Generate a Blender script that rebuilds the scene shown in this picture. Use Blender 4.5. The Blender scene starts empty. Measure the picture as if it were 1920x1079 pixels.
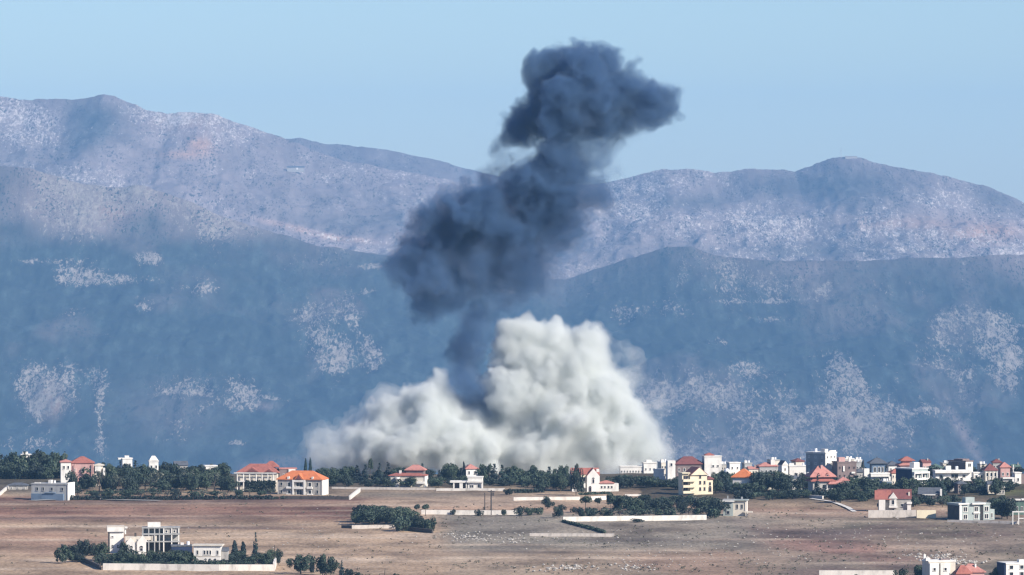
import bpy, math, random
import numpy as np
from mathutils import Vector

# ------------------------------------------------------------------ camera, sky, sun, exposure
S = bpy.context.scene
COL = S.collection
R = math.radians
EYE_Z, F_PX, CX, CY, HORIZON = 102.0, 10972.0, 960.0, 539.5, 365.0
PITCH = math.atan((CY - HORIZON) / F_PX)
cam = bpy.data.cameras.new('camera')
cam.sensor_width = 36.0
cam.lens = 36.0 * F_PX / 1920.0
cam.clip_start, cam.clip_end = 5.0, 60000.0
cam_o = bpy.data.objects.new('camera', cam)
cam_o.location = (0, 0, EYE_Z)
cam_o.rotation_euler = (R(90) - PITCH, 0, 0)
COL.objects.link(cam_o)
S.camera = cam_o

SUN_DIR = Vector((0.74, -0.54, 0.56)).normalized()      # towards the sun
SUN_EL = math.asin(SUN_DIR.z)
SUN_AZ = math.atan2(SUN_DIR.x, SUN_DIR.y)
W = bpy.data.worlds.new('World')
S.world = W
W.use_nodes = True
nt = W.node_tree
sky = nt.nodes.new('ShaderNodeTexSky')
sky.sky_type = 'NISHITA'
sky.sun_disc = False
sky.sun_elevation = SUN_EL
sky.sun_rotation = SUN_AZ
sky.altitude = 700
sky.air_density = 1.0
sky.dust_density = 0.3
sky.ozone_density = 8.0
bg = nt.nodes['Background']
bg.inputs['Strength'].default_value = 0.088
hsv = nt.nodes.new('ShaderNodeHueSaturation')
hsv.inputs['Hue'].default_value = 0.508
hsv.inputs['Saturation'].default_value = 0.98
nt.links.new(sky.outputs[0], hsv.inputs['Color'])
nt.links.new(hsv.outputs[0], bg.inputs['Color'])
sl = bpy.data.lights.new('sun', 'SUN')
sl.energy, sl.angle, sl.color = 4.9, R(0.5), (1.0, 0.93, 0.83)
so = bpy.data.objects.new('sun', sl)
so.rotation_euler = (-SUN_DIR).to_track_quat('-Z', 'Y').to_euler()
so.location = (300, 0, 600)
COL.objects.link(so)
S.view_settings.view_transform = 'Standard'
S.view_settings.look = 'None'
S.view_settings.gamma = 1
S.view_settings.exposure = 0.6
cy = S.cycles
cy.volume_bounces = 14
cy.max_bounces = 14
cy.diffuse_bounces = 2
cy.glossy_bounces = 2
cy.transparent_max_bounces = 96
cy.use_denoising = True
cy.filter_width = 1.35
HAZE_DENSITY = 3.7e-5
HAZE_COLOR = (0.27, 0.575, 0.98)

# ------------------------------------------------------------------ picture <-> place
def ray(px, py):
    a, b = (px - CX) / F_PX, (CY - py) / F_PX
    c, s = math.cos(PITCH), math.sin(PITCH)
    return Vector((a, c + b * s, -s + b * c))
def at(px, py, D):
    d = ray(px, py)
    k = D / d.y
    return Vector((d.x * k, D, EYE_Z + d.z * k))
def zrow(py, D):
    return at(CX, py, D).z

def _hash(ix, iy, iz, seed):
    n = (ix.astype(np.int64) * 374761393 + iy.astype(np.int64) * 668265263 + iz.astype(np.int64) * 2147483647 + seed * 974634777)
    n = (n ^ (n >> 13)) * 1274126177
    n = n ^ (n >> 16)
    return (n & 0xffff).astype(np.float32) / 65535.0
def vnoise(x, y, seed=0):
    x = np.asarray(x, dtype=np.float64); y = np.asarray(y, dtype=np.float64)
    ix, iy = np.floor(x), np.floor(y)
    fx, fy = x - ix, y - iy
    fx, fy = fx * fx * fx * (fx * (6 * fx - 15) + 10), fy * fy * fy * (fy * (6 * fy - 15) + 10)
    ix, iy = ix.astype(np.int64), iy.astype(np.int64)
    z = np.zeros_like(ix)
    a, b = _hash(ix, iy, z, seed), _hash(ix + 1, iy, z, seed)
    c, d = _hash(ix, iy + 1, z, seed), _hash(ix + 1, iy + 1, z, seed)
    return (a * (1 - fx) + b * fx) * (1 - fy) + (c * (1 - fx) + d * fx) * fy
def fbm(x, y, seed=0, octs=5, gain=0.5):
    v, a, t = 0.0, 1.0, 0.0
    for o in range(octs):
        v = v + a * vnoise(x, y, seed + o * 17); t += a
        a *= gain; x = x * 2.03 + 11.3; y = y * 2.03 + 5.7
    return v / t
def ridged(x, y, seed=0, octs=5, gain=0.55):
    v, a, t = 0.0, 1.0, 0.0
    for o in range(octs):
        v = v + a * (1 - np.abs(2 * vnoise(x, y, seed + o * 17) - 1)); t += a
        a *= gain; x = x * 2.07 + 3.1; y = y * 2.07 + 9.7
    return v / t
def sstep(a, b, x):
    t = np.clip((x - a) / (b - a), 0, 1)
    return t * t * (3 - 2 * t)

def ground_z(x, y):
    x = np.asarray(x, dtype=np.float64); y = np.asarray(y, dtype=np.float64)
    z = 0.9 * (fbm(x / 60, y / 60, 5, 3) - 0.5)
    fall = np.clip(y - 2128, 0, 5000)
    z = z - (0.11 * fall * np.clip(fall / 60, 0, 1))
    return np.maximum(z, -520)
def on_ground(px, py):
    d = ray(px, max(py, 893.0))
    k = -EYE_Z / d.z
    for _ in range(4):
        k = (float(ground_z(d.x * k, d.y * k)) - EYE_Z) / d.z
    return Vector((d.x * k, d.y * k, EYE_Z + d.z * k))

# ------------------------------------------------------------------ materials
def new_mat(name):
    m = bpy.data.materials.new(name)
    m.use_nodes = True
    n = m.node_tree.nodes
    return m, n, m.node_tree.links, n['Principled BSDF']
def ramp(n, stops, interp='LINEAR'):
    r = n.new('ShaderNodeValToRGB')
    r.color_ramp.interpolation = interp
    e = r.color_ramp.elements
    while len(e) < len(stops): e.new(0.5)
    for i, (p, c) in enumerate(stops):
        e[i].position = p
        e[i].color = (*c, 1) if len(c) == 3 else c
    return r
def plain(name, col, var=0.18, scale=0.5, rough=0.9, bump=0.0, stripes=0.0):
    """wall, roof or metal: weathered in patches and streaks of its own"""
    m, n, l, b = new_mat(name)
    tc = n.new('ShaderNodeTexCoord')
    mp = n.new('ShaderNodeMapping')
    mp.inputs['Scale'].default_value = (1, 1, 0.45)
    l.new(tc.outputs['Object'], mp.inputs['Vector'])
    t = n.new('ShaderNodeTexNoise')
    t.inputs['Scale'].default_value = scale
    t.inputs['Detail'].default_value = 6
    t.inputs['Roughness'].default_value = 0.65
    l.new(mp.outputs[0], t.inputs['Vector'])
    dark = tuple(max(0, c * (1 - var * 2)) for c in col)
    lite = tuple(min(0.9, c * (1 + var * 0.6)) for c in col)
    r = ramp(n, [(0.28, dark), (0.5, col), (0.75, lite)])
    l.new(t.outputs['Fac'], r.inputs[0])
    out = r.outputs[0]
    if stripes:
        w = n.new('ShaderNodeTexWave')
        w.bands_direction = 'X'
        w.inputs['Scale'].default_value = 1.0
        w.inputs['Distortion'].default_value = 0.6
        l.new(tc.outputs['Object'], w.inputs['Vector'])
        mx = n.new('ShaderNodeMixRGB'); mx.blend_type = 'MULTIPLY'
        rr = ramp(n, [(0.0, (1 - stripes,) * 3), (1.0, (1, 1, 1))])
        l.new(w.outputs['Fac'], rr.inputs[0])
        mx.inputs[0].default_value = 1
        l.new(out, mx.inputs[1]); l.new(rr.outputs[0], mx.inputs[2])
        out = mx.outputs[0]
    l.new(out, b.inputs['Base Color'])
    b.inputs['Roughness'].default_value = rough
    return m
M = {
    'white': plain('white_plaster', (0.72, 0.685, 0.625), 0.13),
    'cream': plain('cream_plaster', (0.60, 0.54, 0.45), 0.10),
    'yellow': plain('yellow_plaster', (0.66, 0.58, 0.42), 0.1),
    'stone': plain('grey_stone', (0.36, 0.34, 0.31), 0.22, 1.2),
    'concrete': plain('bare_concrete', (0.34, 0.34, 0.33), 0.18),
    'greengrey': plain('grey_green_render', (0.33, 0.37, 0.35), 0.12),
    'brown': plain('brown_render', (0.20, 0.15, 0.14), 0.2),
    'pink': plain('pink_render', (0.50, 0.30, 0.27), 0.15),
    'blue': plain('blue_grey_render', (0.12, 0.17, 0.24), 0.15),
    'navy': plain('navy_shade', (0.02, 0.035, 0.08), 0.2),  # dark blue standing in for shade on facades
    'red_tile': plain('red_roof_tile', (0.37, 0.13, 0.10), 0.2, 0.9, stripes=0.25),
    'orange_tile': plain('orange_roof_tile', (0.62, 0.19, 0.07), 0.14, 0.9, stripes=0.22),
    'pink_tile': plain('faded_roof_tile', (0.50, 0.22, 0.18), 0.18, 0.9, stripes=0.22),
    'maroon_tile': plain('maroon_roof_tile', (0.20, 0.07, 0.065), 0.18, 0.9, stripes=0.25),
    'slate': plain('slate_roof', (0.10, 0.11, 0.13), 0.2, 0.9, stripes=0.2),
    'green_roof': plain('green_sheet_roof', (0.10, 0.16, 0.13), 0.2, 0.9, stripes=0.2),
    'wall_white': plain('whitewashed_wall', (0.68, 0.63, 0.56), 0.2, 0.45),
    'wall_pale': plain('pale_block_wall', (0.55, 0.49, 0.43), 0.2, 0.8),
    'wall_dark': plain('dark_block_and_shade', (0.06, 0.05, 0.045), 0.25, 0.8),  # dark walls, and painted shade on faces turned from the sun
    'metal': plain('galvanised_metal', (0.35, 0.35, 0.36), 0.1, 1.0, 0.5),
    'pole': plain('dark_timber', (0.07, 0.06, 0.055), 0.2, 2.0),
    'tank': plain('white_plastic', (0.8, 0.8, 0.8), 0.05, 2.0, 0.4),
    'bark': plain('bark', (0.11, 0.085, 0.065), 0.25, 2.0),
    'glass': plain('dark_glass', (0.018, 0.022, 0.03), 0.1, 1.0, 0.25),
    'shade': plain('interior_shade', (0.03, 0.028, 0.026), 0.2, 1.0),  # near-black colour standing in for shade in openings and under slabs
}
def leaf_mat(name, a, b2, dry):
    m, n, l, b = new_mat(name)
    oi = n.new('ShaderNodeObjectInfo')
    g = n.new('ShaderNodeNewGeometry')
    t = n.new('ShaderNodeTexNoise'); t.inputs['Scale'].default_value = 0.55; t.inputs['Detail'].default_value = 3
    tc = n.new('ShaderNodeTexCoord'); l.new(tc.outputs['Object'], t.inputs['Vector'])
    ad = n.new('ShaderNodeMath'); ad.operation = 'ADD'
    l.new(t.outputs['Fac'], ad.inputs[0])
    m1 = n.new('ShaderNodeMath'); m1.operation = 'MULTIPLY_ADD'
    l.new(g.outputs['Random Per Island'], m1.inputs[0]); m1.inputs[1].default_value = 0.5; m1.inputs[2].default_value = -0.25
    l.new(m1.outputs[0], ad.inputs[1])
    r = ramp(n, [(0.2, a), (0.55, b2), (0.95, dry)])
    l.new(ad.outputs[0], r.inputs[0])
    hs = n.new('ShaderNodeHueSaturation')
    v = n.new('ShaderNodeMath'); v.operation = 'MULTIPLY_ADD'
    l.new(oi.outputs['Random'], v.inputs[0]); v.inputs[1].default_value = 1.3; v.inputs[2].default_value = 0.65
    h = n.new('ShaderNodeMath'); h.operation = 'MULTIPLY_ADD'
    l.new(oi.outputs['Random'], h.inputs[0]); h.inputs[1].default_value = -0.12; h.inputs[2].default_value = 0.55
    l.new(v.outputs[0], hs.inputs['Value']); l.new(h.outputs[0], hs.inputs['Hue'])
    l.new(r.outputs[0], hs.inputs['Color'])
    l.new(hs.outputs[0], b.inputs['Base Color'])
    b.inputs['Roughness'].default_value = 0.8
    return m
LEAF = leaf_mat('dark_leaves', (0.010, 0.020, 0.016), (0.022, 0.038, 0.026), (0.05, 0.068, 0.04))
LEAF_NAVY = leaf_mat('blue_green_needles', (0.010, 0.02, 0.024), (0.02, 0.036, 0.036), (0.04, 0.058, 0.05))
LEAF_DRY = leaf_mat('grey_green_leaves', (0.03, 0.04, 0.03), (0.065, 0.075, 0.055), (0.12, 0.125, 0.095))

# ------------------------------------------------------------------ object helpers
def tag(o, label=None, cat=None, group=None, kind=None):
    if label: o['label'] = label
    if cat: o['category'] = cat
    if group: o['group'] = group
    if kind: o['kind'] = kind
    return o
def empty(name, loc, rz=0.0):
    o = bpy.data.objects.new(name, None)
    o.empty_display_size = 0.5
    o.location = loc
    o.rotation_euler = (0, 0, rz)
    COL.objects.link(o)
    return o
class MB:
    def __init__(s): s.v, s.f, s.mi = [], [], []
    def add(s, vs, fs, mi=0):
        b = len(s.v)
        s.v += [tuple(v) for v in vs]
        s.f += [tuple(b + i for i in f) for f in fs]
        s.mi += [mi] * len(fs)
        return s
    def box(s, x0, x1, y0, y1, z0, z1, mi=0):
        return s.add([(x0, y0, z0), (x1, y0, z0), (x1, y1, z0), (x0, y1, z0), (x0, y0, z1), (x1, y0, z1), (x1, y1, z1), (x0, y1, z1)],
                     [(0, 3, 2, 1), (4, 5, 6, 7), (0, 1, 5, 4), (1, 2, 6, 5), (2, 3, 7, 6), (3, 0, 4, 7)], mi)
    def hip(s, x0, x1, y0, y1, z0, h, inset=None, t=0.25):
        """hipped roof with an eaves board; ridge along the longer side"""
        w, d = x1 - x0, y1 - y0
        if w >= d:
            i = min(w / 2 - 0.01, d / 2 if inset is None else inset)
            rd = [(x0 + i, (y0 + y1) / 2, z0 + t + h), (x1 - i, (y0 + y1) / 2, z0 + t + h)]
            fs = [(4, 5, 9, 8), (6, 7, 8, 9), (5, 6, 9), (7, 4, 8)]
        else:
            i = min(d / 2 - 0.01, w / 2 if inset is None else inset)
            rd = [((x0 + x1) / 2, y0 + i, z0 + t + h), ((x0 + x1) / 2, y1 - i, z0 + t + h)]
            fs = [(4, 5, 8), (5, 6, 9, 8), (6, 7, 9), (7, 4, 8, 9)]
        vs = [(x0, y0, z0), (x1, y0, z0), (x1, y1, z0), (x0, y1, z0), (x0, y0, z0 + t), (x1, y0, z0 + t), (x1, y1, z0 + t), (x0, y1, z0 + t)] + rd
        return s.add(vs, [(0, 3, 2, 1), (0, 1, 5, 4), (1, 2, 6, 5), (2, 3, 7, 6), (3, 0, 4, 7)] + fs)
    def gable(s, x0, x1, y0, y1, z0, h, axis='x', t=0.0):
        if axis == 'x':      # ridge along x
            ym = (y0 + y1) / 2
            vs = [(x0, y0, z0), (x1, y0, z0), (x1, y1, z0), (x0, y1, z0), (x0, ym, z0 + h), (x1, ym, z0 + h)]
            fs = [(0, 3, 2, 1), (0, 1, 5, 4), (2, 3, 4, 5), (1, 2, 5), (3, 0, 4)]
        else:                # ridge along y, gable end to the front
            xm = (x0 + x1) / 2
            vs = [(x0, y0, z0), (x1, y0, z0), (x1, y1, z0), (x0, y1, z0), (xm, y0, z0 + h), (xm, y1, z0 + h)]
            fs = [(0, 3, 2, 1), (0, 1, 4), (1, 2, 5, 4), (2, 3, 5), (3, 0, 4, 5)]
        return s.add(vs, fs)
    def tube(s, pts, r0, r1=None, n=7):
        r1 = r0 if r1 is None else r1
        pts = [Vector(p) for p in pts]
        rings = []
        for k, p in enumerate(pts):
            d = (pts[min(k + 1, len(pts) - 1)] - pts[max(k - 1, 0)]).normalized()
            u = d.cross(Vector((0.31, 0.9, 0.2))).normalized(); w = d.cross(u)
            r = r0 + (r1 - r0) * k / (len(pts) - 1)
            rings.append([p + (u * math.cos(6.2832 * j / n) + w * math.sin(6.2832 * j / n)) * r for j in range(n)])
        vs = [v for rg in rings for v in rg]
        fs = [(k * n + j, k * n + (j + 1) % n, (k + 1) * n + (j + 1) % n, (k + 1) * n + j) for k in range(len(pts) - 1) for j in range(n)]
        fs += [tuple(reversed(range(n))), tuple((len(pts) - 1) * n + j for j in range(n))]
        return s.add(vs, fs)
    def mesh(s, name, mats):
        me = bpy.data.meshes.new(name)
        me.from_pydata(s.v, [], s.f)
        for m in (mats if isinstance(mats, (list, tuple)) else [mats]): me.materials.append(m)
        if any(s.mi): me.polygons.foreach_set('material_index', s.mi)
        me.update()
        return me
    def build(s, name, mats, parent=None):
        o = bpy.data.objects.new(name, s.mesh(name, mats))
        COL.objects.link(o)
        if parent: o.parent = parent
        return o
def np_mesh(name, V, Q, mat, smooth=True):
    V = np.asarray(V, dtype=np.float32); Q = np.asarray(Q, dtype=np.int32)
    me = bpy.data.meshes.new(name)
    me.vertices.add(len(V)); me.vertices.foreach_set('co', V.ravel())
    k = Q.shape[1]
    me.loops.add(Q.size); me.loops.foreach_set('vertex_index', Q.ravel())
    me.polygons.add(len(Q))
    me.polygons.foreach_set('loop_start', np.arange(0, Q.size, k, dtype=np.int32))
    me.polygons.foreach_set('loop_total', np.full(len(Q), k, dtype=np.int32))
    if smooth: me.polygons.foreach_set('use_smooth', np.ones(len(Q), dtype=bool))
    me.materials.append(mat)
    me.update(calc_edges=True)
    return me
def grid_quads(nu, nv):
    i = np.arange((nu - 1) * (nv - 1))
    a = (i // (nu - 1)) * nu + i % (nu - 1)
    return np.stack([a, a + 1, a + nu + 1, a + nu], 1)
def add_attr(me, name, vals):
    at_ = me.attributes.new(name, 'FLOAT_COLOR' if vals.ndim == 2 else 'FLOAT', 'POINT')
    if vals.ndim == 2:
        at_.data.foreach_set('color', np.concatenate([vals, np.ones((len(vals), 1))], 1).astype(np.float32).ravel())
    else:
        at_.data.foreach_set('value', vals.astype(np.float32))

# ------------------------------------------------------------------ the plain in front: soil, stubble, stony ground
def pix_of(x, y, z):
    c, s = math.cos(PITCH), math.sin(PITCH)
    dz = z - EYE_Z
    fw, up = y * c - dz * s, y * s + dz * c
    return CX + F_PX * x / fw, CY - F_PX * up / fw
def blob(px, py, cx, cy_, rx, ry, ang=0.0):
    a = math.radians(ang)
    dx, dy = px - cx, py - cy_
    u = (dx * math.cos(a) + dy * math.sin(a)) / rx
    v = (-dx * math.sin(a) + dy * math.cos(a)) / ry
    return np.exp(-(u * u + v * v))
def make_ground():
    xs = np.concatenate([np.linspace(-3000, -300, 12), np.linspace(-280, 280, 520), np.linspace(300, 3000, 12)])
    ys = np.concatenate([np.linspace(-150, 1400, 10), np.linspace(1450, 2330, 300), np.linspace(2360, 13000, 50)])
    X, Y = np.meshgrid(xs, ys)
    Z = ground_z(X, Y) + 0.35 * (fbm(X / 6, Y / 14, 9, 3) - 0.5) * ((np.abs(X) < 290) & (Y > 1440) & (Y < 2300))
    px, py = pix_of(X, np.maximum(Y, 900), Z)
    n1 = fbm(X / 45, Y / 90, 21, 5); n2 = fbm(X / 14, Y / 40, 33, 4); n3 = fbm(X / 110, Y / 30, 41, 4)
    tan = np.array([0.385, 0.278, 0.19]); red = np.array([0.19, 0.10, 0.072]); grey = np.array([0.215, 0.19, 0.155])
    olive = np.array([0.17, 0.155, 0.115]); pale = np.array([0.47, 0.37, 0.28]); dark = np.array([0.12, 0.09, 0.08])
    C = np.ones(X.shape + (3,)) * tan * (0.82 + 0.4 * n1)[..., None]
    def lay(col, w):
        nonlocal C
        w = np.clip(w, 0, 1)[..., None]
        C = C * (1 - w) + np.asarray(col) * w
    # ploughed red-brown strip across the left, streaked
    wr = sstep(925, 940, py) * (1 - sstep(972, 986, py)) * (1 - sstep(620, 760, px))
    lay(red, wr * (0.62 + 0.9 * sstep(0.42, 0.62, n3)))
    lay(red * 0.8, 0.7 * blob(px, py, 470, 990, 150, 4) * sstep(0.3, 0.6, n2))
    lay(dark, 0.55 * blob(px, py, 330, 938, 280, 5))
    # stony grey-green ground in the middle and on the right
    wg = sstep(800, 880, px + 60 * (n1 - .5)) * (1 - sstep(1380, 1480, px)) * sstep(955, 970, py) * (1 - 0.8 * sstep(1030, 1050, py + 20 * n2))
    lay(grey, wg * (0.55 + 0.6 * n2))
    wg2 = sstep(1330, 1480, px + 80 * (n1 - .5)) * sstep(955, 975, py)
    lay(grey * 0.72, wg2 * (0.65 + 0.5 * n2))
    lay(olive, 0.8 * wg * sstep(0.5, 0.62, n2))
    lay(olive * 0.9, 0.8 * wg2 * sstep(0.46, 0.6, n1))
    # ochre field right of the wall and reddish sweep below it
    lay((0.33, 0.22, 0.14), 0.9 * blob(px, py, 1200, 992, 170, 12))
    lay((0.27, 0.16, 0.13), 0.95 * sstep(0.35, 0.55, n1) * blob(px, py, 1580, 1030, 200, 26, 8))
    lay((0.27, 0.16, 0.13), 0.8 * blob(px, py, 1400, 985, 60, 10, 25))
    lay((0.40, 0.30, 0.22), 0.8 * blob(px, py, 900, 942, 140, 12))
    lay(grey * 0.8, 0.8 * blob(px, py, 750, 928, 200, 6))
    lay(grey * 0.9, 0.8 * blob(px, py, 60, 915, 80, 14))
    lay(olive, 0.7 * blob(px, py, 700, 1062, 500, 5) * sstep(0.4, 0.6, n1))
    st = fbm(X / 160, Y / 11, 51, 4)
    lay(pale, 0.7 * sstep(0.52, 0.66, st) * sstep(980, 990, py) * (1 - 0.8 * np.clip(wg + wg2, 0, 1)) * sstep(0.3, 0.6, n2))
    pt = fbm(X / 30, Y / 55, 71, 5)
    lay(dark * 1.1, 0.7 * sstep(0.55, 0.68, pt) * np.clip(wg + wg2, 0, 1))
    lay(pale * 0.85, 0.55 * sstep(0.55, 0.68, 1 - pt) * np.clip(wg + wg2, 0, 1))
    lay(C * 0.66, 0.75 * (1 - sstep(0.34, 0.47, st)) * sstep(925, 945, py) * sstep(0.36, 0.6, n1))
    lay(pale * 0.9, 0.5 * sstep(0.56, 0.7, st) * (1 - sstep(975, 985, py)) * sstep(935, 945, py))
    lay((0.30, 0.175, 0.125), 0.6 * sstep(0.48, 0.66, fbm(X / 70, Y / 130, 83, 4)) * sstep(940, 960, py) * (1 - 0.75 * np.clip(wg + wg2, 0, 1)))
    lay(grey * (0.75 + 0.5 * n2)[..., None], 0.75 * wg)
    for c in [(230, 987, 260, 2.2, .8), (90, 1013, 130, 2.5, .6), (640, 1052, 320, 2.5, .5), (1000, 1046, 300, 2.5, .55), (1650, 1056, 220, 2.5, .5), (560, 1003, 200, 2, .5), (900, 1022, 240, 2.2, .55), (1430, 1012, 120, 2, .7), (1500, 962, 140, 1.8, .6), (720, 948, 200, 2, .5), (1240, 1033, 140, 2, .5)]:
        lay(pale * 1.05, c[4] * blob(px, py + 3 * (n1 - .5), *c[:4]))
    for c in [(420, 991, 130, 2.2, .7), (640, 1040, 260, 2.2, .5), (1020, 1035, 260, 2.5, .5), (1560, 1000, 110, 3, .6), (1750, 1020, 150, 3, .5), (260, 972, 240, 2, .6), (1180, 1012, 200, 2, .5), (60, 972, 120, 2.5, .6)]:
        lay(dark, c[4] * blob(px, py + 3 * (n1 - .5), *c[:4]))
    # lawns and earth between the houses of the village
    wv = (1 - sstep(905, 935, py)) * (px < 1200) + (px >= 1200) * (1 - sstep(930, 955, py))
    lay(olive * np.where(px > 1180, 0.3, 0.5)[..., None], 0.9 * np.clip(wv, 0, 1))
    lay((0.16, 0.17, 0.07), 0.7 * blob(px, py, 1890, 922, 50, 7))
    me_name = 'ground'
    m, n, l, b = new_mat('soil')
    ac = n.new('ShaderNodeVertexColor'); ac.layer_name = 'soil'
    tc = n.new('ShaderNodeTexCoord')
    def noise(scale, detail, stretch=(1, 1, 1), rough=0.6):
        mp = n.new('ShaderNodeMapping'); mp.inputs['Scale'].default_value = stretch
        l.new(tc.outputs['Object'], mp.inputs['Vector'])
        t = n.new('ShaderNodeTexNoise'); t.inputs['Scale'].default_value = scale; t.inputs['Detail'].default_value = detail
        t.inputs['Roughness'].default_value = rough
        l.new(mp.outputs[0], t.inputs['Vector'])
        return t.outputs['Fac']
    def mult(col, fac_out, stops, f=1.0):
        r = ramp(n, stops); l.new(fac_out, r.inputs[0])
        mx = n.new('ShaderNodeMixRGB'); mx.blend_type = 'MULTIPLY'; mx.inputs[0].default_value = f
        l.new(col, mx.inputs[1]); l.new(r.outputs[0], mx.inputs[2])
        return mx.outputs[0]
    c = ac.outputs['Color']
    c = mult(c, noise(0.07, 7, (0.6, 0.35, 1)), [(0.34, (0.55, 0.53, 0.52)), (0.5, (0.98, 0.97, 0.96)), (0.66, (1.3, 1.28, 1.24))])
    c = mult(c, noise(0.9, 5, (1, 0.35, 1), 0.7), [(0.34, (0.62, 0.62, 0.62)), (0.5, (1, 1, 1)), (0.66, (1.25, 1.24, 1.22))])
    # scattered tufts of dry scrub
    tu = n.new('ShaderNodeTexVoronoi'); tu.inputs['Scale'].default_value = 0.42
    l.new(tc.outputs['Object'], tu.inputs['Vector'])
    c = mult(c, tu.outputs['Distance'], [(0.10, (0.45, 0.47, 0.42)), (0.26, (1, 1, 1))], 0.75)
    l.new(c, b.inputs['Base Color'])
    b.inputs['Roughness'].default_value = 1.0
    b.inputs['Specular IOR Level'].default_value = 0.1
    V = np.stack([X, Y, Z], -1).reshape(-1, 3)
    me = np_mesh(me_name, V, grid_quads(len(xs), len(ys)), m)
    add_attr(me, 'soil', C.reshape(-1, 3))
    o = bpy.data.objects.new('ground', me); COL.objects.link(o)
    tag(o, kind='structure')
    return o
make_ground()

# ------------------------------------------------------------------ hills and mountains
def slope_mat(name, scrub, rock, soil, fine):
    m, n, l, b = new_mat(name)
    at_r = n.new('ShaderNodeAttribute'); at_r.attribute_name = 'rock'
    at_s = n.new('ShaderNodeAttribute'); at_s.attribute_name = 'bare'
    at_o = n.new('ShaderNodeAttribute'); at_o.attribute_name = 'warm'
    tc = n.new('ShaderNodeTexCoord')
    mp = n.new('ShaderNodeMapping'); mp.inputs['Scale'].default_value = (1, 0.12, 0.8)
    l.new(tc.outputs['Object'], mp.inputs['Vector'])
    def noise(scale, detail, rough=0.62, dist=0.0):
        t = n.new('ShaderNodeTexNoise'); t.inputs['Scale'].default_value = scale; t.inputs['Detail'].default_value = detail
        t.inputs['Roughness'].default_value = rough; t.inputs['Distortion'].default_value = dist
        l.new(mp.outputs[0], t.inputs['Vector']); return t.outputs['Fac']
    def math_(op, a, bb, clamp=False):
        q = n.new('ShaderNodeMath'); q.operation = op; q.use_clamp = clamp
        for i, v in enumerate((a, bb)):
            if isinstance(v, (int, float)): q.inputs[i].default_value = v
            else: l.new(v, q.inputs[i])
        return q.outputs[0]
    def mix(f, a, bb):
        q = n.new('ShaderNodeMixRGB'); l.new(f, q.inputs[0])
        for i, v in ((1, a), (2, bb)):
            if isinstance(v, tuple): q.inputs[i].default_value = (*v, 1)
            else: l.new(v, q.inputs[i])
        return q.outputs[0]
    big = noise(fine * 0.16, 5)
    small = noise(fine * 1.7, 6, 0.7, 1.2)
    # rock shows where the local cover is thin and the small noise is high
    s = math_('ADD', math_('MULTIPLY', small, 0.62), math_('ADD', math_('MULTIPLY', big, 0.22), math_('MULTIPLY', noise(fine * 2.6, 4, 0.75), 0.16)))
    thr = math_('SUBTRACT', 0.665, math_('MULTIPLY', at_r.outputs['Fac'], 0.195))
    rk = math_('MULTIPLY', math_('SUBTRACT', s, thr), 20.0, True)
    veg = ramp(n, [(0.33, tuple(c * 0.4 for c in scrub)), (0.52, scrub), (0.72, tuple(c * 2.3 for c in scrub))])
    l.new(noise(fine * 0.4, 5, 0.7), veg.inputs[0])
    rkc = ramp(n, [(0.3, tuple(c * 0.7 for c in rock)), (0.6, rock), (0.85, tuple(min(.75, c * 1.25) for c in rock))])
    l.new(noise(fine * 1.7, 3), rkc.inputs[0])
    soil_n = ramp(n, [(0.3, tuple(c * 0.8 for c in soil)), (0.7, tuple(c * 1.15 for c in soil))])
    l.new(big, soil_n.inputs[0])
    base = mix(at_s.outputs['Fac'], veg.outputs[0], soil_n.outputs[0])
    base = mix(at_o.outputs['Fac'], base, (0.46, 0.27, 0.18))
    # bushes dotted over the bare slopes
    sp = math_('MULTIPLY', math_('SUBTRACT', noise(fine * 2.3, 2, 0.5, 0.4), 0.565), 22.0, True)
    spm = math_('MULTIPLY', sp, math_('MULTIPLY', math_('SUBTRACT', noise(fine * 0.22, 3), 0.40), 6.0, True))
    col = mix(rk, base, rkc.outputs[0])
    col = mix(math_('MULTIPLY', spm, 0.9), col, tuple(c * 0.9 for c in scrub))
    l.new(col, b.inputs['Base Color'])
    b.inputs['Roughness'].default_value = 1.0
    b.inputs['Specular IOR Level'].default_value = 0.1
    bp = n.new('ShaderNodeBump'); bp.inputs['Strength'].default_value = 0.9; bp.inputs['Distance'].default_value = 2.5
    l.new(s, bp.inputs['Height']); l.new(bp.outputs[0], b.inputs['Normal'])
    return m
KM = 1.5
RELIEF = {}
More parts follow.
